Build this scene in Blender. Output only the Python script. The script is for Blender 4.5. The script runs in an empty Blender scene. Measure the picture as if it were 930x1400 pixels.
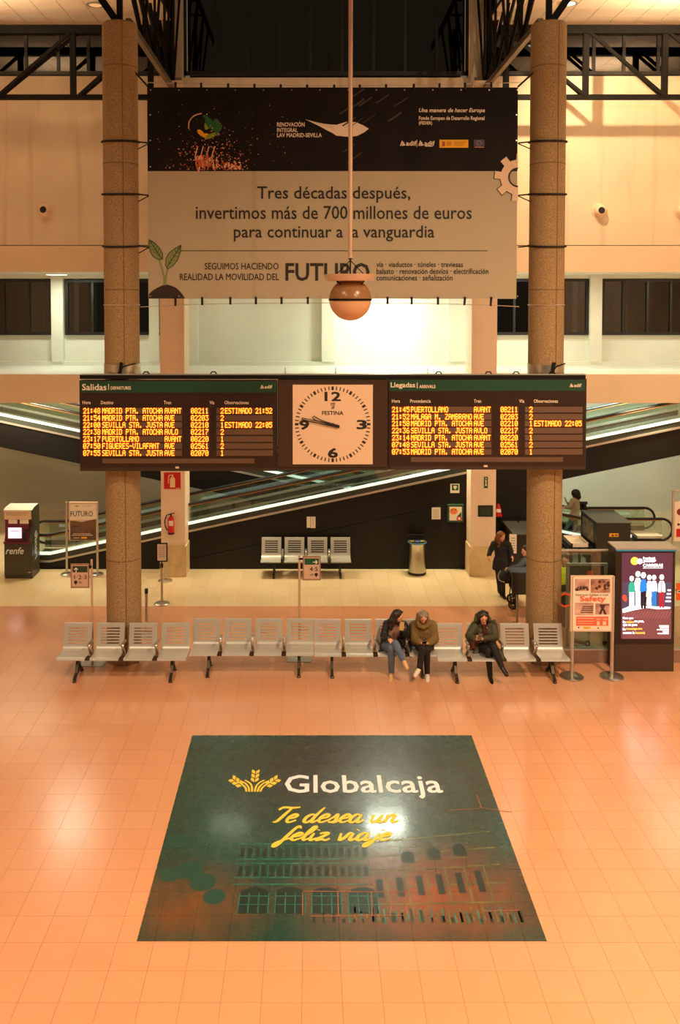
import bpy, bmesh, math, random
from mathutils import Vector, Matrix
random.seed(7)
sc = bpy.context.scene
COL = sc.collection
PI = math.pi

# ---------------------------------------------------------------- camera
F = 1195.0; PCX = 425.0; PITCH = math.radians(1.98); H = 6.95
PCY = 405 + F * math.tan(PITCH)
cam = bpy.data.cameras.new('camera')
cam.sensor_fit = 'VERTICAL'; cam.sensor_height = 36.0
cam.lens = F / 1400 * 36.0
cam.shift_x = (465 - PCX) / 1400
cam.shift_y = -(700 - PCY) / 1400
cam.clip_end = 200
cam_o = bpy.data.objects.new('camera', cam); COL.objects.link(cam_o)
cam_o.location = (0, 0, H); cam_o.rotation_euler = (PI / 2 - PITCH, 0, 0)
sc.camera = cam_o

# ---------------------------------------------------------------- world, exposure
w = bpy.data.worlds.new('world'); sc.world = w; w.use_nodes = True
w.node_tree.nodes['Background'].inputs[0].default_value = (1.0, .66, .43, 1)
w.node_tree.nodes['Background'].inputs[1].default_value = 0.15
sc.view_settings.view_transform = 'Standard'; sc.view_settings.look = 'None'
sc.view_settings.gamma = 1; sc.view_settings.use_curve_mapping = False
sc.view_settings.exposure = 0.0

# ---------------------------------------------------------------- hall lamps
def area(name, loc, rot, size, power, color, sy=None, spread=None):
    l = bpy.data.lights.new(name, 'AREA'); l.energy = power; l.color = color
    l.shape = 'RECTANGLE' if sy else 'DISK'; l.size = size
    if sy: l.size_y = sy
    if spread: l.spread = spread
    o = bpy.data.objects.new(name, l); COL.objects.link(o); o.location = loc; o.rotation_euler = rot
    return o
WARM = (1.0, .69, .44)
def spot(name, loc, target, power, color, ang, blend=.5, r=.15):
    l = bpy.data.lights.new(name, 'SPOT'); l.energy = power; l.color = color
    l.spot_size = math.radians(ang); l.spot_blend = blend; l.shadow_soft_size = r
    o = bpy.data.objects.new(name, l); COL.objects.link(o); o.location = loc
    o.rotation_euler = (Vector(target) - Vector(loc)).to_track_quat('-Z', 'Y').to_euler()
    return o
for i, (x, y, e) in enumerate(((-6, 1, 760), (7, 1, 1600), (-6, 7, 500), (7.5, 7, 1350))):
    area('hall_lamp', (x, y, 13.6), (0, 0, 0), 1.0, e, WARM, spread=math.radians(150))
spot('hall_floodlight', (9.5, 1.0, 12.5), (5.2, 16.6, 8.4), 2300, WARM, 46, .6, .2)
spot('ceiling_spotlight', (5.0, 18.8, 13.5), (8.2, 22.0, 9.4), 1500, (1, .68, .38), 95, .8, .1)
spot('ceiling_spotlight', (-5.2, 19.6, 13.5), (-6.5, 21, 6), 40, WARM, 110, .8, .1)
for x, e in ((-7.5, 165), (8.5, 420)):                    # added upward fill, stands in for light bounced onto the ceiling
    area('ceiling_bounce_fill', (x, 18.5, 12.4), (PI, 0, 0), 1.6, e, (1, .74, .5))
COOL = (.92, 1.0, .80)
# corridor ceiling lights behind the upper opening
for x, e in ((-6.55, 50), (-2.2, 8), (2.05, 125), (6.2, 50), (10.0, 30)):
    area('corridor_lamp', (x, 23.3, 7.42), (0, 0, 0), 1.0, e, COOL, .3)
# lights over the ramps
for x, e in ((-2.5, 40), (2.5, 40), (8.0, 230)):
    area('ramp_lamp', (x, 23.0, 4.62), (math.radians(58), 0, 0), 2.0, e, (.85, 1.0, .88), .2)
area('ramp_lamp', (-8, 23.0, 4.62), (math.radians(58), 0, 0), 2.0, 210, (1, .84, .6), .2)
# light over the cream floor, under the slab edge
for x, e in ((-6, 45), (-1.5, 60), (3.0, 75), (8.5, 45)):
    area('slab_lamp', (x, 21.9, 4.26), (0, 0, 0), 1.2, e, (1, .84, .52), .12, spread=math.radians(110))

# ---------------------------------------------------------------- pixel to place
def ray(x, y):
    a = (x - PCX) / F; b = (PCY - y) / F
    c, s = math.cos(PITCH), math.sin(PITCH)
    return Vector((a, c + b * s, -s + b * c))
def P(x, y, Y):
    r = ray(x, y); return Vector((0, 0, H)) + r * (Y / r.y)
def G(x, y, z=0):
    r = ray(x, y); return Vector((0, 0, H)) + r * ((z - H) / r.z)
def yf(y): return G(425, y).y
def zz(y, Y): return P(425, y, Y).z
def xx(x, y, Y): return P(x, y, Y).x

# ---------------------------------------------------------------- materials
def lin(c): return tuple((v / 255 / 12.92 if v / 255 <= .04045 else ((v / 255 + .055) / 1.055) ** 2.4) for v in c)
MATS = {}
def mat(name, rgb, rough=.6, metal=0, emit=0, noise=0, scale=8, bump=0, bscale=60, spec=.5, coat=0, srgb=True, tint=None):
    if name in MATS: return MATS[name]
    m = bpy.data.materials.new(name); m.use_nodes = True; nt = m.node_tree
    b = nt.nodes['Principled BSDF']
    c = lin(rgb) if srgb else rgb
    b.inputs['Base Color'].default_value = (*c, 1)
    b.inputs['Roughness'].default_value = rough; b.inputs['Metallic'].default_value = metal
    b.inputs['Specular IOR Level'].default_value = spec
    if coat: b.inputs['Coat Weight'].default_value = coat; b.inputs['Coat Roughness'].default_value = .12
    if emit:
        b.inputs['Emission Color'].default_value = (*c, 1); b.inputs['Emission Strength'].default_value = emit
    tc = nt.nodes.new('ShaderNodeTexCoord')
    if noise:
        n = nt.nodes.new('ShaderNodeTexNoise'); n.inputs['Scale'].default_value = scale; n.inputs['Detail'].default_value = 6
        nt.links.new(tc.outputs['Object'], n.inputs['Vector'])
        r = nt.nodes.new('ShaderNodeMapRange'); r.inputs[1].default_value = .3; r.inputs[2].default_value = .7
        r.inputs[3].default_value = 0; r.inputs[4].default_value = 1
        nt.links.new(n.outputs[0], r.inputs[0])
        mx = nt.nodes.new('ShaderNodeMix'); mx.data_type = 'RGBA'
        nt.links.new(r.outputs[0], mx.inputs[0])
        t = lin(tint) if tint else tuple(v * (1 - noise) for v in c)
        mx.inputs[6].default_value = (*t, 1)
        mx.inputs[7].default_value = (*(tuple(min(1, v * (1 + noise * .4)) for v in c)), 1)
        nt.links.new(mx.outputs[2], b.inputs['Base Color'])
    if bump:
        n2 = nt.nodes.new('ShaderNodeTexNoise'); n2.inputs['Scale'].default_value = bscale; n2.inputs['Detail'].default_value = 4
        nt.links.new(tc.outputs['Object'], n2.inputs['Vector'])
        bp = nt.nodes.new('ShaderNodeBump'); bp.inputs['Strength'].default_value = bump; bp.inputs['Distance'].default_value = .02
        nt.links.new(n2.outputs[0], bp.inputs['Height']); nt.links.new(bp.outputs[0], b.inputs['Normal'])
    MATS[name] = m; return m

def tile_mat(name, rgb, rgb2, sx, sy, ox, oy, rough):
    m = bpy.data.materials.new(name); m.use_nodes = True; nt = m.node_tree; N = nt.nodes; L = nt.links
    b = N['Principled BSDF']
    g = N.new('ShaderNodeNewGeometry')
    mp = N.new('ShaderNodeMapping'); mp.vector_type = 'POINT'
    mp.inputs['Location'].default_value = (-ox / sx, -oy / sy, 0); mp.inputs['Scale'].default_value = (1 / sx, 1 / sy, 0)
    L.new(g.outputs['Position'], mp.inputs[0])
    fl = N.new('ShaderNodeVectorMath'); fl.operation = 'FLOOR'; L.new(mp.outputs[0], fl.inputs[0])
    wn = N.new('ShaderNodeTexWhiteNoise'); L.new(fl.outputs[0], wn.inputs[0])
    n = N.new('ShaderNodeTexNoise'); n.inputs['Scale'].default_value = .55; n.inputs['Detail'].default_value = 5
    L.new(g.outputs['Position'], n.inputs['Vector'])
    n3 = N.new('ShaderNodeTexNoise'); n3.inputs['Scale'].default_value = 70; n3.inputs['Detail'].default_value = 3
    L.new(g.outputs['Position'], n3.inputs['Vector'])
    a = N.new('ShaderNodeMath'); a.operation = 'MULTIPLY'; a.inputs[1].default_value = .3; L.new(wn.outputs[0], a.inputs[0])
    a2 = N.new('ShaderNodeMath'); a2.operation = 'MULTIPLY_ADD'; a2.inputs[1].default_value = .6; L.new(n.outputs[0], a2.inputs[0]); L.new(a.outputs[0], a2.inputs[2])
    a3 = N.new('ShaderNodeMath'); a3.operation = 'MULTIPLY_ADD'; a3.inputs[1].default_value = .25; L.new(n3.outputs[0], a3.inputs[0]); L.new(a2.outputs[0], a3.inputs[2])
    mx = N.new('ShaderNodeMix'); mx.data_type = 'RGBA'; L.new(a3.outputs[0], mx.inputs[0])
    mx.inputs[6].default_value = (*lin(rgb), 1); mx.inputs[7].default_value = (*lin(rgb2), 1)
    L.new(mx.outputs[2], b.inputs['Base Color'])
    r = N.new('ShaderNodeMapRange'); r.inputs[3].default_value = rough - .05; r.inputs[4].default_value = rough + .06
    b.inputs['Coat Weight'].default_value = .6; b.inputs['Coat Roughness'].default_value = .2
    L.new(n.outputs[0], r.inputs[0]); L.new(r.outputs[0], b.inputs['Roughness'])
    bp = N.new('ShaderNodeBump'); bp.inputs['Strength'].default_value = .05; bp.inputs['Distance'].default_value = .01
    n4 = N.new('ShaderNodeTexNoise'); n4.inputs['Scale'].default_value = 3; L.new(g.outputs['Position'], n4.inputs['Vector'])
    L.new(n4.outputs[0], bp.inputs['Height']); L.new(bp.outputs[0], b.inputs['Normal'])
    b.inputs['Specular IOR Level'].default_value = .6
    MATS[name] = m; return m

def glass_mat(name, tint, refl=.12):
    m = bpy.data.materials.new(name); m.use_nodes = True; nt = m.node_tree; N = nt.nodes; L = nt.links
    N.remove(N['Principled BSDF'])
    t = N.new('ShaderNodeBsdfTransparent'); t.inputs[0].default_value = (*tint, 1)
    g = N.new('ShaderNodeBsdfGlossy'); g.inputs['Roughness'].default_value = .03
    mx = N.new('ShaderNodeMixShader')
    fr = N.new('ShaderNodeFresnel'); fr.inputs[0].default_value = 1.5
    ad = N.new('ShaderNodeMath'); ad.operation = 'ADD'; ad.inputs[1].default_value = refl; ad.use_clamp = True
    L.new(fr.outputs[0], ad.inputs[0]); L.new(ad.outputs[0], mx.inputs[0])
    L.new(t.outputs[0], mx.inputs[1]); L.new(g.outputs[0], mx.inputs[2])
    L.new(mx.outputs[0], N['Material Output'].inputs[0])
    MATS[name] = m; return m

M = {}
M['terra'] = tile_mat('terracotta_tile', (207, 149, 109), (221, 164, 123), .4, .4, .3125, .37, .22)
M['grout'] = mat('grout', (150, 98, 66), .8)
M['cream'] = tile_mat('cream_tile', (226, 200, 150), (245, 226, 186), .4, .62, .3125, .785, .25)
M['creamgrout'] = mat('cream_grout', (170, 145, 100), .8)
M['wall'] = mat('wall_paint', (232, 218, 192), .75, noise=.10, scale=.9, bump=.08, bscale=14)
def streaks(m):
    nt = m.node_tree; N = nt.nodes; L = nt.links; b = N['Principled BSDF']; src = b.inputs['Base Color'].links[0].from_socket
    g = N.new('ShaderNodeNewGeometry'); mp = N.new('ShaderNodeMapping'); mp.inputs['Scale'].default_value = (3.2, 1, .22); L.new(g.outputs['Position'], mp.inputs[0])
    n = N.new('ShaderNodeTexNoise'); n.inputs['Scale'].default_value = 1.0; n.inputs['Detail'].default_value = 7; L.new(mp.outputs[0], n.inputs['Vector'])
    r = N.new('ShaderNodeMapRange'); r.inputs[1].default_value = .56; r.inputs[2].default_value = .76; r.inputs[4].default_value = .42; L.new(n.outputs[0], r.inputs[0])
    mx = N.new('ShaderNodeMix'); mx.data_type = 'RGBA'; L.new(r.outputs[0], mx.inputs[0]); L.new(src, mx.inputs[6]); mx.inputs[7].default_value = (*lin((170, 146, 112)), 1); L.new(mx.outputs[2], b.inputs['Base Color'])
streaks(M['wall'])
M['peach'] = mat('pillar_paint', (234, 210, 182), .55, noise=.06, scale=1.5)
M['white'] = mat('white_paint', (232, 232, 218), .6, noise=.05, scale=1.2)
M['fascia'] = mat('fascia_paint', (234, 213, 180), .6, noise=.05, scale=.8)
M['farwall'] = mat('far_wall_paint', (205, 200, 178), .7, noise=.08, scale=.7)
M['plinth'] = mat('plinth_stone', (222, 196, 150), .5, noise=.15, scale=5)
M['black'] = mat('black_cladding', (15, 12, 9), .5, noise=.2, scale=1, spec=.35)
M['steel_dark'] = mat('dark_steel', (18, 15, 12), .7, 0, noise=.2, scale=4, spec=.2)
M['truss'] = mat('truss_paint', (14, 12, 9), .7, spec=.2)
M['chord'] = mat('lit_chord_steel', (120, 104, 84), .45, .3)  # lower chord colour lightened to carry the light from below
M['concrete'] = mat('exposed_aggregate_concrete', (172, 146, 104), .85, noise=.3, scale=55, bump=.7, bscale=60, tint=(126, 102, 66))
M['seam'] = mat('formwork_seam', (118, 92, 58), .85, bump=.6, bscale=30)
M['ceil'] = mat('ceiling_tile_paint', (236, 216, 186), .8)
M['ceilgrid'] = mat('ceiling_grid', (60, 48, 34), .7)
M['steel'] = mat('brushed_steel', (190, 184, 170), .28, .9, noise=.12, scale=3)
M['seat'] = mat('painted_metal_seat', (188, 187, 178), .35, .3)
M['alu'] = mat('anodised_aluminium', (196, 190, 178), .35, .7)
M['leg'] = mat('dark_cast_leg', (84, 76, 64), .35, .8)
M['casing'] = mat('board_casing', (52, 38, 26), .5)
M['boardface'] = mat('board_face', (46, 30, 20), .3, spec=.5)
M['green'] = mat('board_green', (16, 66, 42), .4)
M['module'] = mat('led_module', (96, 72, 54), .5)
M['module_lit'] = mat('led_module_lit', (110, 30, 6), .5, emit=.22)
M['led'] = mat('led_amber', (255, 164, 44), .5, emit=3.2)
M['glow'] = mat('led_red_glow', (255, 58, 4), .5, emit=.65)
M['text_w'] = mat('white_print', (228, 214, 190), .6)
M['text_k'] = mat('black_print', (28, 24, 16), .6)
M['clock'] = mat('clock_face', (226, 196, 164), .5)
M['banner_l'] = mat('banner_beige', (174, 164, 136), .7)
M['banner_d'] = mat('banner_dark', (24, 18, 15), .7, noise=.5, scale=1.2, tint=(13, 9, 8), spec=.2)
M['banner_leaf'] = mat('banner_leaf', (128, 140, 84), .7)
M['banner_vein'] = mat('banner_vein', (52, 66, 30), .7)
M['soil'] = mat('banner_soil', (40, 26, 18), .7)
M['gear'] = mat('banner_gear', (222, 196, 166), .7)
M['gold'] = mat('banner_gold', (232, 168, 24), .7)
M['blue'] = mat('banner_blue', (70, 62, 96), .7)
M['spark1'] = mat('spark_pale', (226, 170, 128), .7)
M['spark2'] = mat('spark_orange', (188, 92, 46), .7)
M['lime'] = mat('print_lime', (128, 148, 22), .7)
M['leafg'] = mat('print_green', (24, 96, 40), .7)
M['red'] = mat('sign_red', (196, 24, 22), .45)
M['signgreen'] = mat('sign_green', (14, 84, 52), .5)
M['paper'] = mat('paper', (236, 224, 204), .7)
M['yellow'] = mat('poster_yellow', (236, 208, 70), .45)
M['lettw'] = mat('poster_white', (226, 236, 240), .45)
M['rope'] = mat('black_rope', (16, 12, 10), .7)
M['rubber'] = mat('black_rubber', (18, 17, 16), .45)
M['led_strip'] = mat('balustrade_light_strip', (226, 240, 228), .5, emit=.9)
M['lamp_glow'] = mat('lamp_diffuser', (255, 244, 214), .5, emit=4)
M['glass'] = glass_mat('balustrade_glass', (.80, .90, .84), .05)
M['winglass'] = glass_mat('window_glass', (.34, .40, .38), .02)
M['darkglass'] = glass_mat('dark_window_glass', (.10, .12, .12), .03)
M['frame'] = mat('window_frame', (26, 27, 25), .4)
M['room'] = mat('dim_room', (40, 48, 46), .8, noise=.5, scale=.8)
M['purple'] = mat('machine_purple', (96, 22, 52), .4)
M['machine'] = mat('machine_olive', (66, 62, 46), .4)
M['shell'] = mat('grey_plastic', (92, 96, 92), .4)
M['screen'] = mat('machine_screen', (226, 226, 240), .4, emit=1.0)
M['skin'] = mat('skin', (224, 166, 132), .5)
M['lips'] = mat('lips', (176, 70, 62), .5)
M['eye'] = mat('eye_dark', (40, 26, 22), .3)

# ---------------------------------------------------------------- mesh building
class MB:
    def __init__(s): s.v = []; s.f = []; s.mi = []; s.m = 0
    def quad(s, *p):
        b = len(s.v); s.v += [tuple(q) for q in p]; s.f.append(tuple(range(b, b + len(p)))); s.mi.append(s.m); return s
    def box(s, x0, x1, y0, y1, z0, z1):
        b = len(s.v)
        s.v += [(x, y, z) for z in (z0, z1) for y in (y0, y1) for x in (x0, x1)]
        for f in ((0, 2, 3, 1), (4, 5, 7, 6), (0, 1, 5, 4), (2, 6, 7, 3), (0, 4, 6, 2), (1, 3, 7, 5)):
            s.f.append(tuple(b + i for i in f)); s.mi.append(s.m)
        return s
    def obox(s, a, c, w, h, up=(0, 0, 1)):            # oriented bar from a to c
        a = Vector(a); c = Vector(c); d = (c - a).normalized(); u = Vector(up)
        if abs(d.dot(u)) > .98: u = Vector((0, 1, 0))
        r = d.cross(u).normalized() * w / 2; u2 = r.cross(d).normalized() * h / 2
        b = len(s.v)
        for q in (a, c):
            s.v += [tuple(q - r - u2), tuple(q + r - u2), tuple(q + r + u2), tuple(q - r + u2)]
        for f in ((0, 1, 2, 3), (7, 6, 5, 4), (0, 4, 5, 1), (1, 5, 6, 2), (2, 6, 7, 3), (3, 7, 4, 0)):
            s.f.append(tuple(b + i for i in f)); s.mi.append(s.m)
        return s
    def tube(s, pts, r, n=10, closed=False, rs=None):
        pts = [Vector(p) for p in pts]; b = len(s.v); k = len(pts); prev = None
        for i, p in enumerate(pts):
            if closed: d = (pts[(i + 1) % k] - pts[i - 1]).normalized()
            else: d = (pts[min(i + 1, k - 1)] - pts[max(i - 1, 0)]).normalized()
            if prev is None:
                u = Vector((0, 0, 1)) if abs(d.z) < .9 else Vector((1, 0, 0))
                u = (u - d * u.dot(d)).normalized()
            else: u = (prev - d * prev.dot(d)).normalized()
            prev = u; v = d.cross(u); rr = rs[i] if rs else r
            for j in range(n):
                t = 2 * PI * j / n; s.v.append(tuple(p + (u * math.cos(t) + v * math.sin(t)) * rr))
        for i in range(k if closed else k - 1):
            for j in range(n):
                i2 = (i + 1) % k
                s.f.append((b + i * n + j, b + i * n + (j + 1) % n, b + i2 * n + (j + 1) % n, b + i2 * n + j)); s.mi.append(s.m)
        if not closed:
            s.f.append(tuple(b + j for j in reversed(range(n)))); s.mi.append(s.m)
            s.f.append(tuple(b + (k - 1) * n + j for j in range(n))); s.mi.append(s.m)
        return s
    def lathe(s, prof, c=(0, 0, 0), n=24):            # prof: (r, z) pairs
        b = len(s.v); k = len(prof)
        for r, z in prof:
            for j in range(n):
                t = 2 * PI * j / n; s.v.append((c[0] + r * math.cos(t), c[1] + r * math.sin(t), c[2] + z))
        for i in range(k - 1):
            for j in range(n):
                s.f.append((b + i * n + j, b + i * n + (j + 1) % n, b + (i + 1) * n + (j + 1) % n, b + (i + 1) * n + j)); s.mi.append(s.m)
        s.f.append(tuple(b + j for j in reversed(range(n)))); s.mi.append(s.m)
        s.f.append(tuple(b + (k - 1) * n + j for j in range(n))); s.mi.append(s.m)
        return s
    def prism(s, poly, y0, y1):                       # poly of (x, z)
        b = len(s.v); k = len(poly)
        s.v += [(x, y0, z) for x, z in poly] + [(x, y1, z) for x, z in poly]
        s.f.append(tuple(range(b, b + k))); s.mi.append(s.m)
        s.f.append(tuple(b + k + i for i in reversed(range(k)))); s.mi.append(s.m)
        for i in range(k):
            s.f.append((b + i, b + k + i, b + k + (i + 1) % k, b + (i + 1) % k)); s.mi.append(s.m)
        return s
    def poly(s, pts): return s.quad(*pts)
    def build(s, name, m, parent=None, smooth=False, bevel=0):
        me = bpy.data.meshes.new(name)
        o0 = origin(parent) if parent else Vector((0, 0, 0))
        me.from_pydata([tuple(Vector(v) - o0) for v in s.v], [], s.f)
        for x in (m if isinstance(m, (list, tuple)) else [m]): me.materials.append(x)
        for p, i in zip(me.polygons, s.mi):
            p.material_index = i
            if smooth: p.use_smooth = True
        bm = bmesh.new(); bm.from_mesh(me); bmesh.ops.recalc_face_normals(bm, faces=bm.faces)
        bm.to_mesh(me); bm.free(); me.update()
        o = bpy.data.objects.new(name, me); COL.objects.link(o)
        if parent: o.parent = parent
        if bevel:
            b = o.modifiers.new('bevel', 'BEVEL'); b.width = bevel; b.segments = 2; b.limit_method = 'ANGLE'
        if smooth and not bevel: sm(o)
        return o
def sm(o, ang=40):
    try:
        me = o.data; bm = bmesh.new(); bm.from_mesh(me)
        for e in bm.edges:
            if len(e.link_faces) == 2 and e.calc_face_angle(0) > math.radians(ang): e.smooth = False
        bm.to_mesh(me); bm.free()
    except Exception: pass
def origin(o):
    v = Vector((0, 0, 0))
    while o: v += o.location; o = o.parent
    return v
def tag(o, label, cat, group=None):
    o['label'] = label; o['category'] = cat
    if group: o['group'] = group
    return o
def thing(name, label, cat, loc=(0, 0, 0), group=None):
    o = bpy.data.objects.new(name, None); COL.objects.link(o); o.location = loc; o.empty_display_size = .2
    return tag(o, label, cat, group)
def struct(o): o['kind'] = 'structure'; return o
def dup(root, loc=None, label=None, rotz=None):
    def cp(o, par):
        c = o.copy(); COL.objects.link(c)
        if par is not None: c.parent = par
        for ch in [k for k in o.children]: cp(ch, c)
        return c
    c = cp(root, None)
    if loc is not None: c.location = loc
    if label: c['label'] = label
    if rotz is not None: c.rotation_euler.z = rotz
    return c
def ring(c, r, n=28, z=0): return [(c[0] + r * math.cos(2 * PI * i / n), c[1] + r * math.sin(2 * PI * i / n), c[2] + z) for i in range(n)]

# ---------------------------------------------------------------- lettering
def lettering(body, O, U, V, m, parent, bold=0, shear=0, name='lettering', extr=0):
    cu = bpy.data.curves.new('t', 'FONT'); cu.body = body; cu.size = 1; cu.resolution_u = 2
    cu.offset = 0; cu.shear = shear; cu.align_x = 'CENTER' if '\n' in body and name == 'lettering' else 'LEFT'
    t = bpy.data.objects.new('t', cu); COL.objects.link(t)
    dg = bpy.context.evaluated_depsgraph_get(); me = bpy.data.meshes.new_from_object(t.evaluated_get(dg))
    bpy.data.objects.remove(t); bpy.data.curves.remove(cu)
    xs = [v.co.x for v in me.vertices]; ys = [v.co.y for v in me.vertices]
    x0, x1, y0, y1 = min(xs), max(xs), min(ys), max(ys)
    O = Vector(O) - origin(parent); U = Vector(U); V = Vector(V)
    for v in me.vertices:
        v.co = O + U * ((v.co.x - x0) / (x1 - x0)) + V * ((v.co.y - y0) / max(1e-6, y1 - y0))
    if bold:
        bx = bold * U * .35 * (y1 - y0) / (x1 - x0) * 2; by = bold * V * .7; nn = U.cross(V).normalized(); vs_ = [v.co.copy() for v in me.vertices]; fs_ = [tuple(p.vertices) for p in me.polygons]
        V2, F2 = [], []
        for k, (a, b) in enumerate(((-1, -1), (1, -1), (1, 1), (-1, 1))):
            o_ = len(V2); V2 += [tuple(v + bx * a + by * b + nn * k * .0004) for v in vs_]; F2 += [tuple(i + o_ for i in f) for f in fs_]
        bpy.data.meshes.remove(me); me = bpy.data.meshes.new(name); me.from_pydata(V2, [], F2)
    me.materials.clear(); me.materials.append(m); me.name = name
    o = bpy.data.objects.new(name, me); COL.objects.link(o); o.parent = parent
    return o
def txt(body, x0, y0, x1, y1, Y, m, parent, **k):       # on a plane facing the viewer
    a = P(x0, y1, Y); b = P(x1, y1, Y); c = P(x0, y0, Y)
    return lettering(body, a, (b.x - a.x, 0, 0), (0, 0, c.z - a.z), m, parent, **k)
def rect(x0, y0, x1, y1, Y, mb=None):
    mb = mb or MB(); Y = Y - len(mb.f) % 40 * 2e-5; a = P(x0, y0, Y); b = P(x1, y1, Y)
    return mb.quad((a.x, Y, b.z), (b.x, Y, b.z), (b.x, Y, a.z), (a.x, Y, a.z))
def pbox(x0, y0, x1, y1, Y, d, mb=None):                # box whose front face fills a rectangle
    mb = mb or MB(); a = P(x0, y0, Y); b = P(x1, y1, Y)
    return mb.box(a.x, b.x, Y, Y + d, b.z, a.z)
def disc(c, r, n=20, Y=None, mb=None, rz=None):
    mb = mb or MB(); rz = rz or r; c = (c[0], c[1] - (len(mb.f) % 60) * 2e-5, c[2])
    return mb.quad(*[(c[0] + r * math.cos(2 * PI * i / n), c[1], c[2] + rz * math.sin(2 * PI * i / n)) for i in range(n)])
def pdisc(x, y, rpx, Y, mb=None, n=20, ry=None):
    c = P(x, y, Y); return disc(c, rpx * Y / F, n, mb=mb, rz=(ry or rpx) * Y / F)
def ribbon(pts, wd, mb=None, nrm='y'):                  # pts already 3-D, flat ribbon
    mb = mb or MB(); pts = [Vector(p) for p in pts]; L = []; k = len(pts)
    for i, p in enumerate(pts):
        d = pts[min(i + 1, k - 1)] - pts[max(i - 1, 0)]
        n = Vector((-d.z, 0, d.x)) if nrm == 'y' else Vector((-d.y, d.x, 0))
        n = n.normalized() * (wd[i] if isinstance(wd, list) else wd) / 2
        L.append((p + n, p - n))
    dz_ = Vector((0, -1, 0)) if nrm == 'y' else Vector((0, 0, 1))
    dz_ = dz_ * (len(mb.f) % 60) * 1.5e-5
    for i in range(k - 1): mb.quad(L[i][0] + dz_, L[i][1] + dz_, L[i + 1][1] + dz_, L[i + 1][0] + dz_)
    return mb
def catmull(p, k=5):
    p = [p[0]] + list(p) + [p[-1]]; out = []
    for i in range(1, len(p) - 2):
        for j in range(k):
            t = j / k; a, b, c, d = p[i - 1], p[i], p[i + 1], p[i + 2]
            out.append(tuple(.5 * ((2 * b[q]) + (-a[q] + c[q]) * t + (2 * a[q] - 5 * b[q] + 4 * c[q] - d[q]) * t * t + (-a[q] + 3 * b[q] - 3 * c[q] + d[q]) * t ** 3) for q in range(len(b))))
    out.append(tuple(p[-2])); return out
# ================================================================ the setting
# ---- floors
YB = yf(828.7)                                          # where terracotta meets cream
def tiled(name, gm, tm, x0, x1, y0, y1, sx, sy, ox, oy, part_ok, gap=.0015):
    fl = struct(MB().box(x0, x1, y0, y1, -.12, -.004).build(name, gm))
    base = MB().box(-sx / 2 + gap, sx / 2 - gap, -sy / 2 + gap, sy / 2 - gap, -.008, 0)
    first = None; rest = MB(); n = 0; cells = []
    i = math.floor((x0 - ox) / sx)
    while ox + i * sx < x1:
        j = math.floor((y0 - oy) / sy)
        while oy + j * sy < y1:
            a0, a1 = max(x0, ox + i * sx), min(x1, ox + (i + 1) * sx)
            b0, b1 = max(y0, oy + j * sy), min(y1, oy + (j + 1) * sy)
            if a1 - a0 > .02 and b1 - b0 > .02: cells.append((b0, a0, a1, b1))
            j += 1
        i += 1
    cells.sort()
    for b0, a0, a1, b1 in cells:
        full = (a1 - a0) > sx - .01 and (b1 - b0) > sy - .01
        if full and n < 298 and part_ok((a0 + a1) / 2, (b0 + b1) / 2):
            c = Vector(((a0 + a1) / 2, (b0 + b1) / 2, 0))
            if first is None: first = base.build('tile', tm, fl); o = first
            else: o = bpy.data.objects.new('tile', first.data); COL.objects.link(o); o.parent = fl
            o.location = c; n += 1
        else: rest.box(a0 + gap, a1 - gap, b0 + gap, b1 - gap, -.008, 0)
    r = rest.build('tile_field', tm, fl); r['kind'] = 'stuff'
    return fl
def inview(px0, px1, ylim):
    def f(x, y):
        px = PCX + x * F / (y + .24)
        return px0 - 12 < px < px1 + 12 and ylim[0] < y < ylim[1] and not (-1.7 < x < 2.4 and 9.4 < y < 13.4)
    return f
tiled('floor', M['grout'], M['terra'], -13, 14, -3, YB, .4, .4, .3125, .37, inview(0, 930, (8.1, 99)))
tiled('floor', M['creamgrout'], M['cream'], -13, 14, YB, 28, .4, .62, .3125, YB, inview(0, 930, (YB, 22.1)))

# ---- floor poster
a = G(187, 1287); b = G(748, 1287); c = G(263, 1005.5)
PX0, PX1, PY0, PY1 = a.x, b.x, a.y, c.y
m = bpy.data.materials.new('floor_poster_print'); m.use_nodes = True; nt = m.node_tree; N = nt.nodes; L = nt.links
bs = N['Principled BSDF']; g = N.new('ShaderNodeNewGeometry')
sp = N.new('ShaderNodeSeparateXYZ'); L.new(g.outputs['Position'], sp.inputs[0])
def mth(op, a, b=None, c=None, clamp=False):
    n = N.new('ShaderNodeMath'); n.operation = op; n.use_clamp = clamp
    for i, v in enumerate((a, b, c)):
        if v is None: continue
        if isinstance(v, (int, float)): n.inputs[i].default_value = v
        else: L.new(v, n.inputs[i])
    return n.outputs[0]
def noi(s, d=5, vec=None):
    n = N.new('ShaderNodeTexNoise'); n.inputs['Scale'].default_value = s; n.inputs['Detail'].default_value = d
    L.new(vec or g.outputs['Position'], n.inputs['Vector']); return n.outputs[0]
def mixc(f, c1, c2):
    n = N.new('ShaderNodeMix'); n.data_type = 'RGBA'; L.new(f, n.inputs[0])
    for i, v in ((6, c1), (7, c2)):
        if isinstance(v, tuple): n.inputs[i].default_value = (*lin(v), 1)
        else: L.new(v, n.inputs[i])
    return n.outputs[2]
def blobm(x, y, rx, ry):
    dx = mth('DIVIDE', mth('SUBTRACT', sp.outputs[0], x), rx); dy = mth('DIVIDE', mth('SUBTRACT', sp.outputs[1], y), ry)
    d = mth('SQRT', mth('ADD', mth('MULTIPLY', dx, dx), mth('MULTIPLY', dy, dy)))
    return mth('SUBTRACT', 1, d, clamp=True)
n1 = noi(1.1); n2 = noi(9)
base = mixc(n1, (8, 48, 40), (18, 82, 68))
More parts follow.
